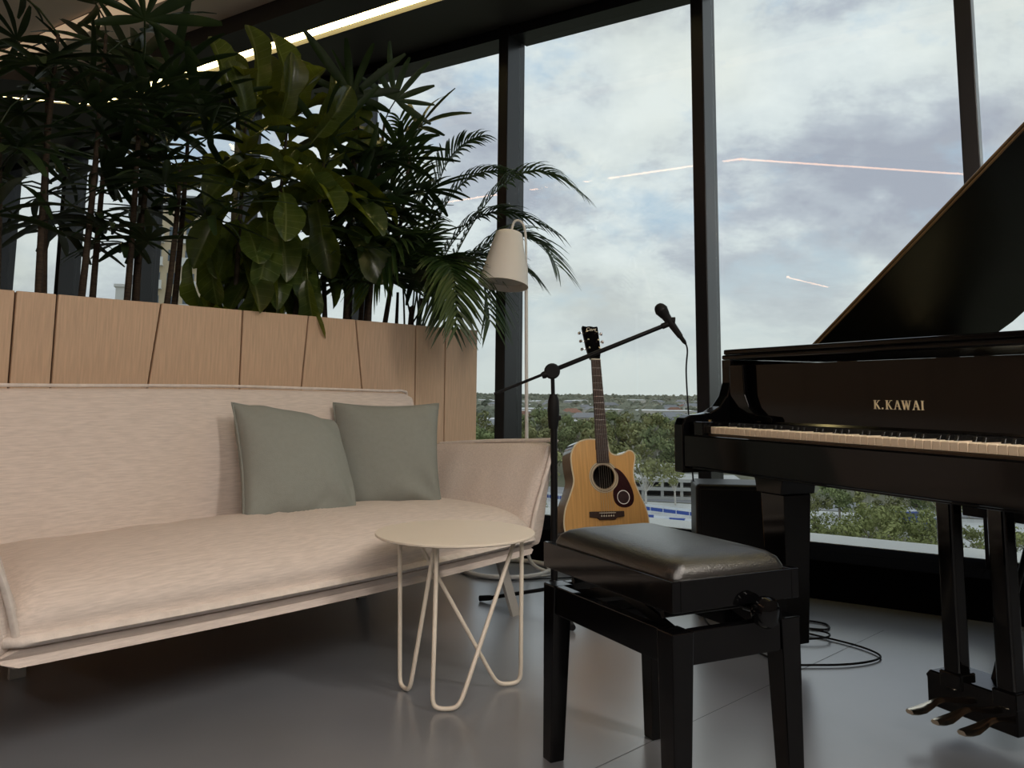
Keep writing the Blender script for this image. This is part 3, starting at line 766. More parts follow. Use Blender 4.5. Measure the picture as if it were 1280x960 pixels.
mt = md.normalized(); mx_ = Vector((0, 1, 0)); MR = Matrix((mx_.cross(mt)*-1, mx_, mt)).transposed().to_4x4()
mi = thing('microphone', 'black handheld microphone clipped at the end of the boom', 'microphone', mp_)
MB().lathe([(.001, -.026), (.012, -.0235), (.020, -.016), (.0255, -.004), (.0265, .006), (.0235, .018), (.0205, .030)], 24, M=MR).build('grille', 'black_rubber', mi, smooth=60)
MB().lathe([(.0270, .001), (.0278, .004), (.0270, .007), (.02, .007), (.02, .001)], 24, M=MR, ring_=True).build('grille_band', 'black_satin', mi, smooth=40)
MB().lathe([(.001, .028), (.0195, .030), (.0165, .055), (.013, .115), (.0115, .135), (.001, .135)], 20, M=MR).build('handle', 'black_satin', mi, smooth=50)
MB().lathe([(.001, .133), (.0095, .134), (.0085, .160), (.004, .172), (.001, .172)], 14, M=MR).build('cable_plug', 'black_rubber', mi, smooth=50)
tip = mp_+mt*.17
cb = spline([tip, tip+Vector((.006, 0, -.03)), (.706, 3.42, .90), (.722, 3.43, .62), (.735, 3.43, .38), (.742, 3.40, .20), (.735, 3.32, .05), (.72, 3.20, .008), (.76, 3.02, .006), (.80, 2.86, .006), (.86, 2.735, .006), (.95, 2.722, .006), (1.06, 2.735, .006),
             (1.15, 2.775, .006), (1.190, 2.83, .006), (1.165, 2.92, .006), (1.09, 3.02, .006), (.99, 3.10, .010), (.93, 3.08, .014), (.98, 2.98, .014), (1.08, 2.99, .016), (1.10, 3.06, .014), (1.0, 3.12, .016), (.93, 3.04, .006), (.84, 2.93, .006)], 10)
tag(MB().tube(cb, .0034, 6).build('microphone_cable', 'black_rubber', None, smooth=60), 'black microphone cable hanging down and looped on the floor under the piano', 'cable')
cb2 = spline([(1.02, 3.22, .0045), (1.10, 3.245, .0045), (1.155, 3.20, .0045), (1.13, 3.13, .0045), (1.04, 3.155, .0045), (.95, 3.20, .0045), (.93, 3.25, .0045), (1.0, 3.285, .0045)], 10)
tag(MB().tube(cb2, .0036, 6).build('power_cable', 'black_rubber', None, smooth=60), 'short black cable loop lying behind the piano leg', 'cable')

# ------------------------------------------------------------------ loudspeaker under the piano
sp = thing('loudspeaker', 'black box loudspeaker standing on the floor behind the piano leg', 'loudspeaker', (.900, 3.335, 0), -.12)
MB().box(-.185, .150, -.075, .155, .012, .492).build('cabinet', 'black_satin', sp, bevel=.014, seg=3)
MB().box(-.170, .135, -.081, -.074, .03, .474).build('grille', 'black_rubber', sp, bevel=.004)
MB().box(.151, .158, -.03, .11, .33, .42).build('side_handle', 'mullion', sp, bevel=.003)
for x in (-.14, .11):
    for y in (-.05, .12): MB().tube([(x, y, 0), (x, y, .013)], .014, 10).build('foot', 'black_rubber', sp, smooth=40)

# ------------------------------------------------------------------ acoustic guitar on its stand
gY = Vector((-.050, .185, .98)).normalized(); gZ = Vector((.30, -.93, .20)); gZ = (gZ-gY*gZ.dot(gY)).normalized(); gX = gY.cross(gZ)
sad = Vector((.402, 3.60, .338))
gt = thing('acoustic_guitar', 'natural-top cutaway acoustic guitar on a floor stand by the window', 'guitar')
GB = Matrix((gX, gY, gZ)).transposed().to_4x4(); GB.translation = sad-gY*.17; gt.matrix_basis = GB
half = [(0, 0), (.10, .006), (.165, .045), (.192, .11), (.186, .18), (.160, .245), (.142, .295), (.140, .34), (.150, .385), (.152, .408), (.143, .424), (.125, .428), (.098, .414), (.066, .408), (.040, .418), (.030, .445), (.026, .470)]
left = [(-.026, .475), (-.075, .474), (-.118, .455), (-.143, .410), (-.143, .355), (-.138, .300), (-.158, .245), (-.186, .18), (-.192, .11), (-.165, .045), (-.10, .006)]
def csp(pts, n=5):
    P = [Vector((*q, 0)) for q in pts]; N_ = len(P); out = []
    for i in range(N_):
        a, b, c, d = P[i-1], P[i], P[(i+1) % N_], P[(i+2) % N_]
        for k in range(n): t = k/n; q = .5*((2*b)+(c-a)*t+(2*a-5*b+4*c-d)*t*t+(3*b-a-3*c+d)*t**3); out.append((q.x, q.y))
    return out
ol = csp(half+left, 4)
def sc(pts, k, c=(0, .22)): return [(c[0]+(x-c[0])*k, c[1]+(y-c[1])*k) for x, y in pts]
hc, hr, nh = (0, .317), .049, 40
# top with a real sound hole: ring quads between outline and hole
n = len(ol); m = MB(); V = []; 
angs = [math.atan2(y-hc[1], x-hc[0]) for x, y in ol]
V += [(x, y, 0) for x, y in sc(ol, .985)]
V += [(hc[0]+hr*math.cos(a), hc[1]+hr*math.sin(a), 0) for a in angs]
V += [(hc[0]+hr*math.cos(a), hc[1]+hr*math.sin(a), -.004) for a in angs]
F_ = []
for i in range(n): j = (i+1) % n; F_ += [(i, j, n+j, n+i), (n+i, n+j, 2*n+j, 2*n+i)]
m.add(V, F_).build('top', 'spruce', gt)
m = MB(); m.loft([[Vector((x, y, z)) for x, y in ol] for z in (-.002, -.100)], cap=False); m.add([(x, y, -.1) for x, y in ol], [tuple(range(n-1, -1, -1))])
m.build('sides', 'guitar_side', gt, smooth=40)
MB().tube([Vector((x, y, -.001)) for x, y in sc(ol, .992)]+[Vector((*sc(ol, .992)[0], -.001))], .0032, 5).build('binding', 'binding', gt, smooth=60)
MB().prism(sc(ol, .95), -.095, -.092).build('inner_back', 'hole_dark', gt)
MB().lathe([(hr+.0005, .0002), (hr+.0005, .001), (hr+.018, .001), (hr+.018, .0002)], 40, o=(hc[0], hc[1], 0), ring_=True).build('rosette', 'rosette', gt, smooth=30)
for r in (.054, .063): MB().lathe([(r, .0008), (r, .0014), (r+.0018, .0014), (r+.0018, .0008)], 40, o=(hc[0], hc[1], 0), ring_=True).build('rosette_line', 'binding', gt)
pg = [(.048, .350), (.060, .352), (.085, .335), (.110, .300), (.128, .255), (.130, .222), (.118, .200), (.092, .190), (.062, .194), (.042, .212), (.036, .240), (.040, .264), (.058, .282), (.066, .310), (.060, .335)]
pk = MB().prism(csp(pg, 3), .0004, .0022).build('pickguard', 'pickguard', gt)
MB().lathe([(.026, .0022), (.026, .003), (.029, .003), (.029, .0022)], 32, o=(.082, .232, 0), ring_=True).build('sticker_ring', 'white_metal', pk)
mat('sticker', (.03, .012, .013), .4, vary=.5, scale=120, stretch=(.3, 2, 1))
MB().lathe([(.0005, .0022), (.0005, .0027), (.026, .0027), (.026, .0022)], 32, o=(.082, .232, 0)).build('sticker', 'sticker', pk)
br = MB().prism([(-.078, .176), (-.078, .154), (-.045, .150), (-.035, .142), (.035, .142), (.045, .150), (.078, .154), (.078, .176)], 0, .009).build('bridge', 'rosewood', gt, bevel=.002)
MB().box(-.037, .037, .168, .171, .009, .0125).build('saddle', 'bone', br)
for i in range(6): MB().lathe([(.0005, .009), (.0032, .009), (.0032, .012), (.0005, .0135)], 8, o=(-.027+.0108*i, .157, 0)).build('bridge_pin', 'bone', br)
fb = MB().add([(-.0285, .375, 0), (.0285, .375, 0), (.0215, .82, 0), (-.0215, .82, 0), (-.0285, .375, .007), (.0285, .375, .007), (.0215, .82, .007), (-.0215, .82, .007)],
              [(3, 2, 1, 0), (4, 5, 6, 7), (0, 1, 5, 4), (1, 2, 6, 5), (2, 3, 7, 6), (3, 0, 4, 7)]).build('fretboard', 'rosewood', gt)
for k in range(1, 21):
    y = .82-.65*(1-2**(-k/12)); w = .0215+(.82-y)/.445*.007
    if y > .378: MB().box(-w, w, y-.0009, y+.0009, .007, .0082).build('fret', 'chrome', fb)
nk = []
for y, w, d in ((.43, .030, .03), (.47, .027, .022), (.60, .0245, .016), (.80, .0212, .015), (.83, .0212, .013)):
    nk.append([Vector((w*math.cos(a), y, -d*math.sin(a)+.0001)) for a in [PI*i/8 for i in range(9)]])
MB().loft(nk, closed=True).build('neck', 'guitar_side', gt, smooth=50)
MB().box(-.0215, .0215, .82, .825, .0, .009).build('nut', 'bone', gt)
HM = Matrix.Translation((0, .825, .002)) @ Matrix.Rotation(-.22, 4, 'X')
hd = [(-.022, 0), (.022, 0), (.030, .028), (.0335, .06), (.0375, .155), (.036, .163), (.018, .160), (0, .163), (-.018, .160), (-.036, .163), (-.0375, .155), (-.0335, .06), (-.030, .028)]
hs = MB().prism(hd, -.014, .0); hs.v = [tuple(HM @ Vector(q)) for q in hs.v]
hdo = hs.build('headstock', 'black_gloss', gt, bevel=.001)
for sgn in (-1, 1):
    for y in (.05, .09, .13):
        q = MB().tube([HM @ Vector((sgn*.024, y, .0)), HM @ Vector((sgn*.024, y, .012))], .004, 8).build('string_post', 'chrome', hdo, smooth=40)
        s_ = MB().tube([HM @ Vector((sgn*.034, y, -.009)), HM @ Vector((sgn*.048, y, -.009))], .0026, 6)
        s_.tube([HM @ Vector((sgn*.048, y-.003, -.009)), HM @ Vector((sgn*.053, y, -.009)), HM @ Vector((sgn*.058, y+.002, -.009))], [.005, .0085, .005], 8)
        s_.build('tuning_peg', 'chrome', hdo, smooth=50)
for i in range(6):
    x0 = -.0175+.007*i; x1 = -.027+.0108*i
    MB().tube([(x0, .8225, .0098), (x1, .169, .0135), (x1, .158, .0125)], .0006, 4).build('string', 'string', gt)
# small script name on the headstock
cu = bpy.data.curves.new('logo', 'FONT'); cu.body = 'Cort'; cu.size = .024; cu.align_x = 'CENTER'; cu.extrude = .0004; cu.shear = .35
lo_ = bpy.data.objects.new('logo', cu); C.objects.link(lo_)
dg = bpy.context.evaluated_depsgraph_get(); lme = bpy.data.meshes.new_from_object(lo_.evaluated_get(dg)); bpy.data.objects.remove(lo_)
lme.materials.append(MATS['bone']); lg = obj('logo', lme, hdo); lg.matrix_basis = HM @ Matrix.Translation((0, .138, .0008))
# guitar stand
st = thing('guitar_stand', 'black tubular floor stand holding the acoustic guitar', 'guitar stand')
bc = sad-gY*.17
mS = Vector((gX.x, gX.y, 0)).normalized(); bkd = Vector((-gZ.x, -gZ.y, 0)).normalized()
base = Vector((bc.x, bc.y, 0))
pw = base+bkd*.14
MB().tube([pw+Vector((0, 0, .03)), pw+bkd*.10+Vector((0, 0, .62))], .011, 10).build('upright', 'black_satin', st, smooth=50)
for s in (-1, 1):
    MB().tube([pw+bkd*.01+Vector((0, 0, .14)), base+mS*s*.17-bkd*.06+Vector((0, 0, .011))], .009, 8).build('leg', 'black_satin', st, smooth=50)
    q = bc-Vector((0, 0, .008))
    MB().tube(spline([pw+bkd*.015+Vector((0, 0, .145)), q+mS*s*.10+bkd*.095+Vector((0, 0, .012)), q+mS*s*.105+bkd*.05, q+mS*s*.105-bkd*.012-Vector((0, 0, .0)), q+mS*s*.105-bkd*.022+Vector((0, 0, .03))], 5), .0075, 8).build('cradle_arm', 'black_rubber', st, smooth=50)
MB().tube([pw+bkd*.01+Vector((0, 0, .14)), pw+bkd*.22+Vector((0, 0, .011))], .009, 8).build('leg', 'black_satin', st, smooth=50)

# ------------------------------------------------------------------ white lamp cord and its tangle
wc = spline([(-.19, 4.02, .006), (-.26, 4.05, .006), (-.245, 4.16, .006), (-.20, 4.10, .008), (-.13, 3.99, .006), (0, 3.965, .006), (.12, 3.955, .006), (.19, 4.0, .006), (.175, 4.09, .006), (.215, 4.13, .006), (.30, 4.10, .006), (.36, 4.02, .006)], 8)
tag(MB().tube(wc, .0042, 6).build('lamp_cord', 'white_metal', None, smooth=60), 'white cord curled on the floor around the lamp base', 'cable')
wc2 = spline([(-.255, 4.10, .017), (-.21, 4.02, .015), (-.10, 3.93, .005), (.05, 3.90, .005), (.17, 3.915, .005), (.33, 3.96, .005)], 8)
tag(MB().tube(wc2, .0032, 6).build('floor_cable', 'black_rubber', None, smooth=60), 'thin black cable on the floor in front of the lamp base', 'cable')
# ------------------------------------------------------------------ plants in the planter
RP = random.Random(21)
def facy(P): return (Vector(P)-FP).dot(FN)
def safe(P, d, L):
    d = Vector(d)
    if facy(Vector(P)+d*L) > .05:
        d = d-FN*(2*max(0, d.dot(FN))+.15)
    return d.normalized()

# fiddle-leaf fig leaves: a few mesh variants, length 1 along x
def fig_leaf(seed):
    r = random.Random(seed); rows = 11; V, Fc = [], []
    wt = [(0, .02), (.08, .115), (.2, .175), (.33, .185), (.45, .185), (.58, .235), (.72, .285), (.84, .275), (.93, .20), (.985, .09), (1, .0)]
    droop = r.uniform(.15, .6); cup = r.uniform(.35, 1.1); ph = r.uniform(0, 6)
    for i, (t, w) in enumerate(wt):
        x = t; z = -droop*t*t
        for j in (-2, -1, 0, 1, 2):
            y = w*j/2; wave = .040*math.sin(7*t+ph+(1 if j > 0 else 3))*(abs(j)/2)**2*(w > 0)
            V.append((x*(1-.12*droop*t), y*(1-.30*cup), z+cup*abs(y)*.75+wave))
    for i in range(len(wt)-1):
        for j in range(4):
            a = i*5+j; Fc.append((a, a+1, a+6, a+5))
    m = MB().add(V, Fc); m.tube([(-.16, 0, .02), (-.05, 0, .008), (.02, 0, 0)], .012, 5)
    return m
FIGV = [fig_leaf(k) for k in range(7)]
fig_me = []
figroot = PL(-1.14, .2, 1.08)
fg = thing('fiddle_leaf_fig', 'fiddle-leaf fig with big glossy leaves at the centre of the planter', 'plant', figroot)
def fig_put(P, d, up, L):
    k = RP.randrange(7); 
    while len(fig_me) < 7:
        o = FIGV[len(fig_me)].build('leaf', 'fig_leaf', fg, smooth=80); fig_me.append(o.data); bpy.data.objects.remove(o)
    o = obj('leaf', fig_me[k], fg); place(o, Vector(P)-figroot+Vector(d).normalized()*L*.16, d, up); o.scale = (L, L, L)
stems = []
for (s0, d0, s1, d1, h) in ((-1.26, .20, -1.27, .17, 2.02), (-1.12, .22, -1.06, .18, 2.06), (-.98, .18, -.88, .14, 1.90)):
    pth = bez([PL(s0, d0, 1.06), PL(s0, d0, 1.4), PL(s1, d1, 1.6), PL(s1, d1, h)], 14); stems.append(pth)
    MB().tube([q-figroot for q in pth], [.014-.008*i/14 for i in range(15)], 8).build('stem', 'trunk', fg, smooth=60)
az = 0
for si, pth in enumerate(stems):
    for i in range(34):
        t = .30+.70*i/33; q = pth[0]; f = t*14; a = int(min(13, f)); P = pth[a].lerp(pth[a+1], f-a)
        az += 2.399+RP.uniform(-.3, .3)
        if t > .86: el = RP.uniform(.6, 1.25); L = RP.uniform(.20, .27)
        elif t > .6: el = RP.uniform(-.25, .5); L = RP.uniform(.26, .34)
        else: el = RP.uniform(-1.2, -.3); L = RP.uniform(.22, .30)
        d = Vector((math.cos(az)*math.cos(el), math.sin(az)*math.cos(el), math.sin(el)))
        d = safe(P, d, .45)
        up = Vector((0, 0, 1)) if abs(el) < .5 else (Vector((-math.cos(az), -math.sin(az), .3)) if el > 0 else Vector((math.cos(az), math.sin(az), .35)))
        if t < .36 and d.dot(PN) < 0 and el < -.3 : continue
        fig_put(P, d, up, L)
# upright young leaves crowding the top under the light strip
for (s_, d_, z_, ds_, dd_, L) in ((-1.36, .14, 2.02, -.10, -.05, .27), (-1.27, .10, 2.06, -.02, -.10, .30), (-1.20, .16, 2.04, .05, -.05, .29), (-1.12, .10, 2.05, -.05, -.12, .31), (-1.05, .16, 2.04, .08, -.06, .30), (-.97, .10, 2.00, .15, -.10, .30), (-.90, .14, 1.96, .30, -.08, .30), (-1.18, .06, 1.96, .0, -.25, .28), (-1.02, .05, 1.92, .15, -.30, .28), (-.86, .08, 1.90, .45, -.10, .29), (-1.30, .08, 1.92, -.20, -.22, .26), (-1.24, .22, 2.08, -.05, .08, .28), (-1.08, .22, 2.08, .05, .08, .28)):
    d = PU*ds_+PN*dd_+Vector((0, 0, .34)); fig_put(PL(s_, d_, z_), d, -PN+Vector((0, 0, .25)), L)
for (s_, d_, z_, ds_, dd_, dz_, L) in ((-.90, .08, 1.80, .30, -.12, -.02, .34), (-.88, .06, 1.66, .28, -.15, -.10, .33), (-.95, .04, 1.74, .15, -.25, -.15, .32), (-1.05, .04, 1.80, .0, -.3, -.2, .31), (-1.15, .05, 1.70, -.1, -.25, -.22, .30), (-1.30, .06, 1.78, -.22, -.15, -.12, .30), (-1.36, .08, 1.64, -.2, -.1, -.25, .30), (-.84, .10, 1.52, .2, -.1, -.25, .30), (-1.22, .05, 1.58, -.05, -.15, -.3, .30)):
    fig_put(PL(s_, d_, z_), PU*ds_+PN*dd_+Vector((0, 0, dz_)), -PN*.6+Vector((0, 0, 1)), L)
# large old leaves hanging over the front edge of the planter
fig_put(PL(-1.02, .03, 1.36), (.10, -.12, -1), (-.1, -1, .1), .30)
fig_put(PL(-1.20, .06, 1.35), (-.30, -.02, -1), (.1, -1, .2), .26)
fig_put(PL(-1.42, .12, 1.52), (-.05, .0, -1), (-.4, -1, .2), .30)
fig_put(PL(-1.50, .10, 1.40), (-.15, .0, -1), (-.6, -1, .2), .24)
fig_put(PL(-.82, .05, 1.62), (.55, -.25, -.7), (.2, -1, .5), .32)
fig_put(PL(-1.0, .02, 1.70), (.2, -.3, -.8), (0, -1, .5), .32)

# fan palms
def fan(seed):
    r = random.Random(seed); m = MB(); pl = r.uniform(.10, .20); n = r.randint(6, 9); spread = r.uniform(1.5, 2.1)
    m.tube([(0, 0, 0), (pl*.5, 0, .012), (pl, 0, 0)], .0032, 5)
    for i in range(n):
        a = -spread+2*spread*i/(n-1)+r.uniform(-.07, .07); L = r.uniform(.22, .33)*(1-.25*abs(a)/2.2); w = r.uniform(.012, .019); dr = r.uniform(.05, .42)
        V, Fc = [], []
        for k in range(7):
            t = k/6; wt = w*(.25, .7, .95, 1, .92, .72, .35)[k]; x = L*t; z = -dr*L*t*t+.02*t
            ca, sa = math.cos(a), math.sin(a)
            for q, dz in ((-1, .35), (0, 0), (1, .35)):
                px_, py_ = x*(1-.25*dr*t), q*wt
                V.append((pl+px_*ca-py_*sa, px_*sa+py_*ca, z+dz*wt))
        for k in range(6):
            b = k*3; Fc += [(b, b+1, b+4, b+3), (b+1, b+2, b+5, b+4)]
        m.add(V, Fc)
    return m
FANV = [fan(100+k) for k in range(9)]
FAN_ME = []
def rhapis(label, root, canes, nf, seed, lean=0):
    r = random.Random(seed); t = thing('lady_palm', label, 'plant', root)
    while len(FAN_ME) < 9:
        o = FANV[len(FAN_ME)].build('frond', 'rhapis_leaf', t, smooth=80); FAN_ME.append(o.data); bpy.data.objects.remove(o)
    for (s, d, h, ds, dd) in canes:
        p0 = PL(s, d, 1.05); p1 = PL(s+ds, d+dd, h); pth = bez([p0, p0.lerp(p1, .5)+Vector((r.uniform(-.02, .02), r.uniform(-.02, .02), .03)), p1], 8)
        MB().tube([q-root for q in pth], [.0125, .013, .012, .0115, .011, .010, .009, .008, .006], 7).build('cane', 'cane', t, smooth=60)
        a0 = r.uniform(0, 6)
        for k in range(nf):
            u = .42+.58*(k/(nf-1))**.8; f = u*8; i = int(min(7, f)); P = pth[i].lerp(pth[i+1], f-i)
            a = a0+k*2.4+r.uniform(-.35, .35); el = r.uniform(-.25, .55) if u < .9 else r.uniform(.5, 1.3)
            dv = safe(P, (math.cos(a)*math.cos(el), math.sin(a)*math.cos(el), math.sin(el)), .55)
            if P.z+dv.z*.5 > ZS-.12: dv = Vector((dv.x, dv.y, .1)).normalized()
            o = obj('frond', FAN_ME[r.randrange(9)], t); place(o, P-root, dv, (r.uniform(-.3, .3), r.uniform(-.3, .3), 1)); sc_ = r.uniform(.9, 1.25); o.scale = (sc_, sc_, sc_)
rhapis('tall dark lady palm at the left end of the planter', PL(-1.9, .2, 1.08),
       [(-2.16, .20, 1.75, -.04, 0), (-2.05, .12, 2.12, .0, .02), (-1.98, .28, 1.98, -.04, .03), (-1.90, .16, 2.18, .02, -.01), (-1.82, .26, 1.85, .02, .02),
        (-1.74, .14, 2.05, .0, .0), (-1.66, .24, 2.0, .03, .0), (-1.60, .12, 1.72, .02, -.02), (-1.52, .22, 1.92, .03, .02)], 7, 5)
rhapis('upright lady palm clump between the fig and the feather palm', PL(-.62, .2, 1.08),
       [(-.78, .22, 1.90, -.05, .02), (-.72, .14, 2.10, .0, -.02), (-.66, .24, 1.80, .02, .02), (-.60, .16, 2.16, .05, -.04), (-.56, .26, 1.70, .02, .0), (-.50, .16, 2.02, .10, -.06), (-.64, .10, 1.62, .0, -.04)], 7, 11)

# feather palm
def feather(P, Lmax, pairs, seed):
    r = random.Random(seed); m = MB(); pth = bez(P, 24)
    m.tube(pth, [.0055-.0045*i/24 for i in range(25)], 5)
    for k in range(pairs):
        t = .24+.76*k/(pairs-1); f = t*24; i = int(min(23, f)); q = pth[i].lerp(pth[i+1], f-i); T = (pth[i+1]-pth[i]).normalized()
        S = T.cross(Vector((0, 0, 1))); S = S.normalized() if S.length > .05 else Vector((1, 0, 0))
        N_ = S.cross(T).normalized()
        for s in (-1, 1):
            L = Lmax*(.45+.75*math.sin(PI*min(1, .15+.8*(t-.24)/.76)))*r.uniform(.85, 1.08); w = .0075+.0035*math.sin(PI*(t-.24)/.76)
            d0 = (S*s*.80+T*(.55+.5*(t-.2))+N_*.28+Vector((r.uniform(-.08, .08), r.uniform(-.08, .08), r.uniform(-.05, .05)))).normalized()
            W_ = d0.cross(N_).normalized(); V, Fc = [], []
            for j in range(6):
                u = j/5; ww = w*(.45, .95, 1, .85, .55, .12)[j]; c = q+d0*L*u+Vector((0, 0, -L*.42*u*u))
                if facy(c) > .09: c = c-FN*(facy(c)-.09)
                V += [c-W_*ww+N_*ww*.4, c, c+W_*ww+N_*ww*.4]
            for j in range(5):
                b = j*3; Fc += [(b, b+1, b+4, b+3), (b+1, b+2, b+5, b+4)]
            m.add(V, Fc)
    return m
kroot = PL(-.26, .19, 1.08)
kp = thing('feather_palm', 'bright feather palm with arching fronds at the window end of the planter', 'plant', kroot)
FR = [[(-0.27, 4.35, 1.62), (-0.01, 4.45, 2.15), (0.34, 4.32, 1.88)], [(-0.29, 4.35, 1.49), (-0.0, 4.42, 1.78), (0.22, 4.3, 1.49)], [(-0.33, 4.25, 1.48), (-0.17, 4.25, 1.58), (-0.11, 4.2, 1.19)], [(-0.54, 4.2, 1.47), (-0.74, 4.1, 1.73), (-0.82, 4.0, 1.43)], [(-0.45, 4.4, 1.67), (-0.41, 4.4, 2.08), (-0.18, 4.35, 2.18)], [(-0.56, 4.25, 1.64), (-0.66, 4.2, 2.05), (-0.8, 4.1, 2.02)], [(-0.39, 4.1, 1.45), (-0.28, 3.85, 1.53), (-0.24, 3.75, 1.13)], [(-0.47, 4.4, 1.63), (-0.31, 4.45, 2.03), (-0.01, 4.4, 2.0)], [(-0.4, 4.35, 1.54), (-0.18, 4.4, 1.89), (0.21, 4.35, 1.67)], [(-0.47, 4.1, 1.45), (-0.53, 3.9, 1.65), (-0.62, 3.8, 1.33)], [(-0.43, 4.1, 1.41), (-0.3, 3.9, 1.58), (-0.29, 3.8, 1.15)], [(-0.49, 4.4, 1.58), (-0.52, 4.4, 1.97), (-0.6, 4.3, 2.25)], [(-0.37, 4.3, 1.46), (-0.13, 4.35, 1.62), (0.1, 4.3, 1.43)]]
for i, f3 in enumerate(FR):
    b = PL(-.28+RP.uniform(-.07, .07), .19+RP.uniform(-.05, .05), 1.06); a, c, e = [Vector(q) for q in f3]
    # a cubic that passes near the listed points
    mb = feather([b, a*1.2-b*.1-c*.1, c*1.35-a*.15-e*.2, e], RP.uniform(.20, .28), 34, 300+i); mb.v = [tuple(Vector(q)-kroot) for q in mb.v]
    mb.build('frond', 'palm_leaf', kp, smooth=80)
for k in range(5):
    b = PL(-.28+RP.uniform(-.09, .09), .19+RP.uniform(-.06, .06), 1.05)
    MB().tube([b-kroot, b-kroot+Vector((RP.uniform(-.02, .02), RP.uniform(-.02, .02), RP.uniform(.14, .28)))], [.011, .007], 7).build('stalk', 'cane', kp, smooth=60)
# ------------------------------------------------------------------ outside: land seventeen metres below
GZ = -17.0
mat('land', (.16, .17, .09), .95, vary=.35, scale=.03, col2=(.16, .14, .09), coord='Object')
mat('paving', (.62, .62, .60), .85, vary=.12, scale=.4)
mat('road', (.30, .30, .31), .9, vary=.1, scale=.2)
mat('bark', (.30, .26, .21), .9, vary=.3, scale=2)
mat('gum_bark', (.62, .58, .52), .85, vary=.2, scale=1.5)
mat('crown_olive', (.21, .225, .085), .8, spec=.2, vary=.35, scale=.45, col2=(.40, .40, .18), rnd=.22)
mat('crown_green', (.15, .19, .08), .8, spec=.2, vary=.35, scale=.45, col2=(.28, .32, .14), rnd=.22)
mat('crown_hazed', (.17, .185, .135), .85, spec=.2, vary=.3, scale=.02, col2=(.30, .305, .225))  # distance haze put into the foliage colour as grey
mat('bush', (.17, .20, .06), .8, spec=.2, vary=.35, scale=.8, col2=(.34, .36, .14), rnd=.15)
mat('house_wall', (.62, .58, .52), .8, rnd=.2)
mat('roof_red', (.30, .15, .10), .8, rnd=.2)
mat('roof_grey', (.26, .26, .27), .8, rnd=.2)
mat('roof_white', (.75, .74, .72), .7)
mat('dark_gap', (.03, .03, .03), .7)
mat('concrete', (.50, .49, .46), .85, vary=.08, scale=.3)
mat('tower_wall', (.62, .50, .34), .8)
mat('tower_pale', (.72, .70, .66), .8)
mat('window_dark', (.10, .13, .16), .15)
mat('banner_blue', (.035, .085, .36), .6)
mat('banner_white', (.75, .78, .82), .6)
mat('car_blue', (.05, .09, .34), .3, coat=.4)
mat('tyre', (.015, .015, .015), .8)
def at(px, Y, z=GZ): return Vector(((px-640)/1055*Y, Y, z+max(0, Y-330)*.0045))       # bearing given as offset from straight ahead at 1055 units

struct(MB().loft([[Vector((-1500, y, GZ+max(0, y-330)*.0045)), Vector((2700, y, GZ+max(0, y-330)*.0045)), Vector((2700, y, GZ-20)), Vector((-1500, y, GZ-20))] for y in (12, 330, 3700)]).build('ground', 'land', None), 'distant land with scrub')
a, b, c, d = at(560, 104), at(1500, 84), at(1500, 118), at(560, 158)
struct(MB().prism([tuple(q)[:2] for q in (a, b, c, d)], GZ+.001, GZ+.08).build('pavement', 'paving', None), 'pale paved forecourt below the building')
a, b, c, d = at(560, 160), at(1500, 119), at(1500, 128), at(560, 176)
struct(MB().prism([tuple(q)[:2] for q in (a, b, c, d)], GZ+.001, GZ+.05).build('road', 'road', None), 'grey road')

def tree_mesh(seed, h, w, n, lsz, low=.3):
    r = random.Random(seed); cl = []
    for _ in range(13):
        a = r.uniform(0, 2*PI); q = r.uniform(0, 1)**.6; z = r.uniform(low, .93); rad = w*.5*q*(1-.35*abs(z-.6))
        cl.append((rad*math.cos(a), rad*math.sin(a), h*z, w*r.uniform(.16, .27)))
    m = MB(); V, Fc = [], []
    for i in range(n):
        cx, cy, cz, cr = cl[i % 13]
        d = Vector((r.gauss(0, 1), r.gauss(0, 1), r.gauss(0, 1))).normalized(); q = r.uniform(.55, 1.0)
        P = Vector((cx, cy, cz))+Vector((d.x*cr*q, d.y*cr*q, d.z*cr*q*.75))
        if P.z < h*.12: continue
        u = (d.orthogonal()+Vector((r.uniform(-.6, .6), r.uniform(-.6, .6), r.uniform(-.6, .6)))).normalized(); v = u.cross(d+Vector((r.uniform(-.5, .5), r.uniform(-.5, .5), r.uniform(-.5, .5)))).normalized()
        s = lsz*r.uniform(.6, 1.3); b0 = len(V); V += [P-u*s, P-v*s*.55, P+u*s, P+v*s*.55]; Fc.append((b0, b0+1, b0+2, b0+3))
    m.add(V, Fc)
    t = MB(); t.tube([(0, 0, 0), (.1, .05, h*.35), (0, .1, h*.62)], [w*.035, w*.026, w*.012], 6)
    for cx, cy, cz, cr in cl[:7]: t.tube([(.08, .05, h*.30), (cx*.5, cy*.5, cz*.72), (cx, cy, cz)], [w*.018, w*.012, w*.005], 5)
    return m, t
TV = {}
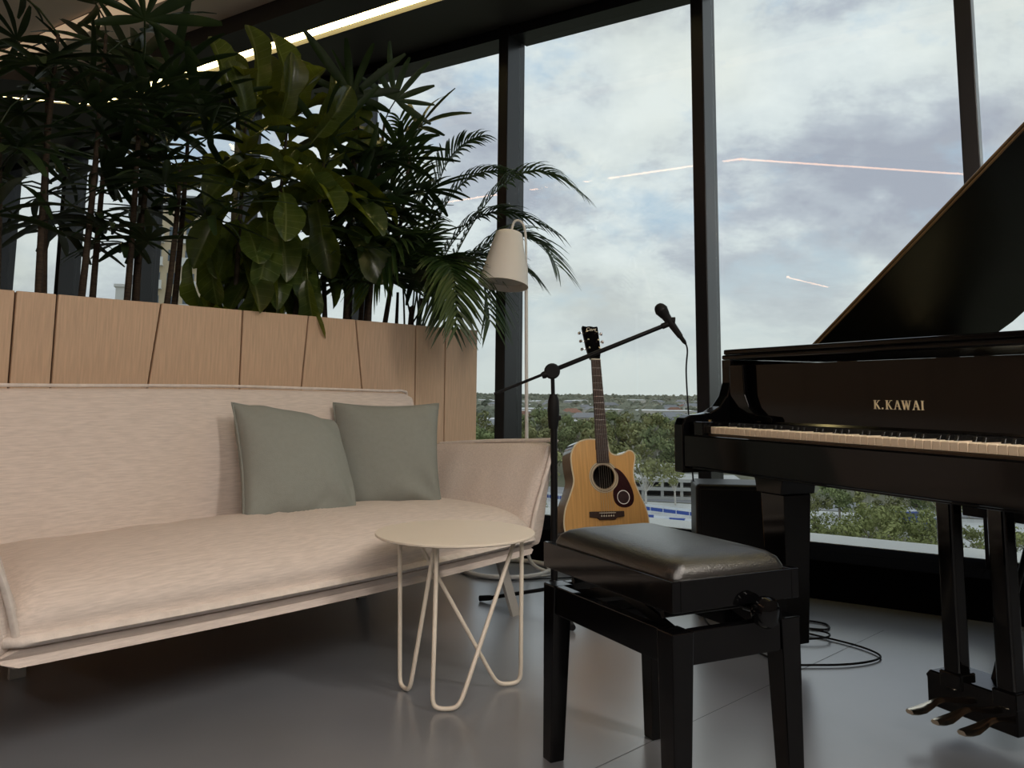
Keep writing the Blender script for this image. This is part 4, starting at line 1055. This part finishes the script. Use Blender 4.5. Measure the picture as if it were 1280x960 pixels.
def tree(px, Y, kind, label, group, sc_=1, rz=0, off=0):
    spec = {'olive': (11, 9.5, 1500, .42, 'crown_olive', 'gum_bark', .3), 'green': (12, 10, 1700, .42, 'crown_green', 'bark', .22), 'gum': (9.5, 7, 700, .36, 'crown_olive', 'gum_bark', .5), 'bush': (4.2, 7.5, 1300, .26, 'bush', 'bark', .15)}[kind[:-1]]
    r = thing('bush' if kind[:-1] == 'bush' else 'tree', label, 'bush' if kind[:-1] == 'bush' else 'tree', at(px, Y), rz, group)
    r.scale = (sc_, sc_, sc_)
    if kind not in TV:
        cm, tm = tree_mesh(hash(kind) % 1 + sum(map(ord, kind)), *spec[:4], low=spec[6])
        c_ = cm.build('crown', spec[4], r); t_ = tm.build('trunk', spec[5], r, smooth=60); TV[kind] = (c_.data, t_.data)
    else: obj('crown', TV[kind][0], r); obj('trunk', TV[kind][1], r)
RT_ = random.Random(4)
ORD = ('first', 'second', 'third', 'fourth', 'fifth', 'sixth', 'seventh', 'eighth', 'ninth', 'tenth', 'eleventh', 'twelfth', 'thirteenth', 'fourteenth', 'fifteenth')
for i, px in enumerate(range(596, 900, 21)):
    k = ('green1', 'olive1', 'green2', 'olive2')[i % 4]
    tree(px+RT_.uniform(-8, 8), RT_.uniform(225, 300), k, ORD[i]+' tree from the left in the far row of the tree belt', 'far row of the tree belt', RT_.uniform(.9, 1.2), RT_.uniform(0, 6))
for i, px in enumerate((604, 634, 664, 700, 728, 762, 795, 832, 866, 900)):
    k = ('green2', 'olive1', 'olive2', 'green1')[i % 4]
    tree(px+RT_.uniform(-6, 6), RT_.uniform(176, 212), k, ORD[i]+' tree from the left in the nearer row of the tree belt', 'near row of the tree belt', RT_.uniform(.85, 1.1), RT_.uniform(0, 6))
tree(806, 137, 'gum1', 'slender white-trunked gum tree right of the guitar', None, .92, 1)
tree(842, 141, 'gum2', 'thin gum tree next to the car park', None, .72, 2)
tree(684, 146, 'gum1', 'pale-trunked gum tree seen past the sofa arm', None, .86, 4)
tree(668, 126, 'bush1', 'clipped green bush seen between the sofa and the microphone stand', None, .55, 1)
for i, px in enumerate((1012, 1042, 1076, 1104, 1136, 1166, 1200, 1236, 1275)):
    tree(px, RT_.uniform(124, 130), ('olive1', 'green1', 'olive2')[i % 3], ORD[i]+' tree from the left in the row seen under the piano', 'trees seen under the piano', RT_.uniform(.46, .6), RT_.uniform(0, 6))
tree(1172, 112, 'gum2', 'bare slim gum tree seen under the piano', None, .75, 3)
for i, (px, Y, s) in enumerate(sorted(((1030, 99, .5), (1052, 104, .6), (1080, 101, 1.0), (1104, 112, .9), (1118, 97, .85), (1150, 100, .8), (1178, 97, .7), (1212, 99, .7), (1250, 97, .75), (1015, 108, .8), (1068, 114, .8), (1132, 110, .85)))):
    tree(px, Y, 'bush%d' % (1+i % 3), ORD[i]+' bush from the left on the forecourt, seen under the piano', 'bushes in the forecourt', s, RT_.uniform(0, 6))

# houses among the far trees
hv = {}
def house(px, Y, kind, s, rz):
    lab = {'red': 'pale house with a red-brown roof among the far trees', 'grey': 'pale house with a grey roof among the far trees', 'white': 'low white-roofed building among the far trees'}[kind]
    r = thing('house', lab, 'house', at(px, Y), rz, 'far houses with %s roofs' % kind); r.scale = (s, s, s)
    if kind not in hv:
        w, dp, h, rf = {'red': (14, 9, 6.5, 3.2), 'grey': (16, 9, 7, 2.8), 'white': (26, 14, 8, .8)}[kind]
        wl = MB().box(-w/2, w/2, -dp/2, dp/2, 0, h).build('walls', 'house_wall', r)
        q = MB(); q.add([(-w/2-.5, -dp/2-.5, h), (w/2+.5, -dp/2-.5, h), (w/2+.5, dp/2+.5, h), (-w/2-.5, dp/2+.5, h), (-w/2+2.5, 0, h+rf), (w/2-2.5, 0, h+rf)], [(0, 1, 5, 4), (1, 2, 5), (2, 3, 4, 5), (3, 0, 4), (3, 2, 1, 0)])
        rf_ = q.build('roof', 'roof_'+kind, r); wi = MB()
        for k in range(4): wi.box(-w/2+w*(.14+.22*k), -w/2+w*(.14+.22*k)+1.4, -dp/2-.06, -dp/2+.05, h*.55, h*.55+1.5)
        wi_ = wi.build('window_row', 'window_dark', r); hv[kind] = (wl.data, rf_.data, wi_.data)
    else:
        for n_, me in zip(('walls', 'roof', 'window_row'), hv[kind]): obj(n_, me, r)
rh = random.Random(31)
HP = []; i = 0
for _ in range(900):
    Y = 345+900*rh.random()**1.4; px = rh.uniform(590, 905); q = at(px, Y)
    if len(HP) >= 60 or any((q-h_).length < 28 for h_ in HP): continue
    HP.append(q); i += 1
    house(px, Y, ('red', 'grey', 'white', 'grey', 'grey', 'white')[i % 6], rh.uniform(.65, .95), rh.uniform(-.7, .7))

# woodland too far to count
def blob(V, Fc, P, rx, rz, r):
    b = len(V); n = 7; 
    rings = [(.25, .95), (.8, .6), (1, .15), (.85, -.4)]
    for (q, z) in rings:
        for k in range(n):
            a = 2*PI*k/n+z; j = r.uniform(.75, 1.2); V.append((P[0]+rx*q*j*math.cos(a), P[1]+rx*q*j*math.sin(a), P[2]+rz*(z*r.uniform(.85, 1.15)+.4)))
    for i in range(3):
        for k in range(n): Fc.append((b+i*n+k, b+i*n+(k+1) % n, b+(i+1)*n+(k+1) % n, b+(i+1)*n+k)[::-1])
    Fc.append(tuple(b+k for k in range(n)))
V, Fc = [], []; rb = random.Random(9)
for _ in range(8000):
    Y = 300+2700*rb.random()**1.6; t = rb.uniform(-.35, .72)
    s = rb.uniform(2.4, 5.2)
    if Y < 1300 and any(abs(t*Y-h_.x) < 13 and -46 < Y-h_.y < 14 for h_ in HP): continue
    blob(V, Fc, (t*Y, Y, GZ+max(0, Y-330)*.0045+1.0), s*rb.uniform(.9, 1.4), s*rb.uniform(.8, 1.4), rb)
tag(MB().add(V, Fc).build('woodland', 'crown_hazed', None), 'woodland spreading to the horizon, haze painted into its grey-green', 'woodland', kind='stuff')
# low car park with open decks
cp = thing('car_park', 'low concrete car park building with open dark decks behind the gum trees', 'building', at(842, 152), -.12)
for z in (0, 1.55, 3.0): MB().box(-9.5, 11, -4, 6, z, z+.55).build('deck_slab', 'concrete', cp)
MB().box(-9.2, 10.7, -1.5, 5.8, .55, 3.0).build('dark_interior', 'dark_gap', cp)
for k in range(7): MB().box(-9.3+3.3*k, -8.8+3.3*k, -3.8, -3.3, .55, 3.0).build('column', 'concrete', cp)
wr = thing('flat_roof_building', 'flat white-roofed building behind the car park', 'building', at(838, 172), -.1)
MB().box(-9, 9, -5, 6, 0, 3.4).build('walls', 'concrete', wr); MB().box(-9.5, 9.5, -5.5, 6.5, 3.4, 3.8).build('roof', 'roof_white', wr)
for k in range(5): MB().box(-7.5+3.2*k, -5.6+3.2*k, -5.07, -4.95, 1.1, 2.4).build('window', 'window_dark', wr)
# blue and white hoarding along the road
p0, p1 = at(652, 151), at(876, 125); dv = p1-p0; n_ = 16; hb = thing('hoarding', 'long blue and white hoarding along the road edge', 'hoarding', p0, math.atan2(dv.y, dv.x))
Ls = dv.length/n_
for k in range(n_):
    g = MB().box(k*Ls+.06, (k+1)*Ls-.06, -.06, .06, .42, .92).build('panel', 'banner_blue', hb)
    MB().box(k*Ls+.06, (k+1)*Ls-.06, -.07, .07, 1.02, 1.30).build('white_rail', 'banner_white', hb)
    MB().box(k*Ls-.05, k*Ls+.05, -.08, .08, 0, 1.32).build('post', 'banner_white', hb)
# low concrete barriers in front
for k in range(4):
    q = at(806+19*k, 124-1.6*k); o = MB().prism([(-.35, 0), (.35, 0), (.16, .45), (.12, .85), (-.12, .85), (-.16, .45)], -1.1, 1.1, axis='x').build('road_barrier', 'banner_white' if k % 2 else 'banner_blue', None, loc=q, rotz=-.3)
    tag(o, ('white' if k % 2 else 'blue')+' plastic road barrier, %s from the left in the row before the hoarding' % ORD[k], 'barrier', 'barriers before the hoarding')
# two blue vans on the forecourt
for px, Y, rz, lab in ((1128, 122, .2, 'blue van parked farther from the slim gum tree, seen under the piano'), (1160, 116, .1, 'blue van parked nearer the slim gum tree, seen under the piano')):
    v = thing('van', lab, 'van', at(px, Y), rz)
    MB().prism([(-2.4, .4), (2.3, .4), (2.4, 1.0), (1.9, 1.15), (1.4, 1.95), (-2.3, 1.98), (-2.4, 1.8)], -.9, .9, axis='y').build('body', 'car_blue', v, bevel=.08)
    MB().prism([(-1.9, 1.2), (1.55, 1.2), (1.25, 1.8), (-1.9, 1.8)], -.92, .92, axis='y').build('side_windows', 'window_dark', v)
    MB().box(-2.2, 1.2, -.75, .75, 1.99, 2.06).build('roof_rack', 'banner_white', v)
    for x in (-1.5, 1.5):
        for y in (-.8, .8): MB().lathe([(.01, -.1), (.38, -.1), (.38, .1), (.01, .1)], 14, o=(x, y, .38), M=Matrix.Rotation(PI/2, 4, 'X')).build('wheel', 'tyre', v, smooth=40)

# apartment towers seen between the plants
def tower(px, Y, w, dp, h, label, wm, cols, rz):
    t = thing('apartment_tower', label, 'building', at(px, Y), rz)
    MB().box(-w/2, w/2, 0, dp, 0, h).build('walls', wm, t)
    MB().box(-w/2+1.5, w/2-1.5, 1.5, dp-1.5, h, h+2.4).build('roof_plant_room', 'roof_grey', t)
    MB().box(-w/2-.3, w/2+.3, -.3, dp+.3, h, h+.5).build('parapet', 'tower_pale', t)
    fl_h = 3.1; nf = int(h/fl_h); wme = None; bme = None
    for f in range(max(0, nf-8), nf):
        for c in range(cols):
            x = -w/2+w*(c+.5)/cols; z = f*fl_h+.9
            if wme is None:
                o = MB().box(-w/cols*.30, w/cols*.30, -.08, .05, 0, 1.5).build('window', 'window_dark', t); wme = o.data
            else: o = obj('window', wme, t)
            o.location = (x, 0, z)
            if c % 2 == 0:
                if bme is None:
                    q = MB().box(-w/cols*.46, w/cols*.46, -1.3, 0, -.2, 0); q.box(-w/cols*.46, w/cols*.46, -1.3, -1.22, 0, .95); o = q.build('balcony', 'tower_pale', t); bme = o.data
                else: o = obj('balcony', bme, t)
                o.location = (x, 0, f*fl_h+.3)
tower(222, 112, 8.5, 9, 42, 'sand-coloured apartment tower seen between the stems of the plants', 'tower_wall', 4, .3)
tower(176, 150, 9, 9, 36, 'pale apartment tower farther back, seen through the lady palm', 'tower_pale', 4, .3)
tower(338, 105, 3.4, 7, 31, 'narrow cream apartment block seen under the fig leaves', 'tower_pale', 2, .2)
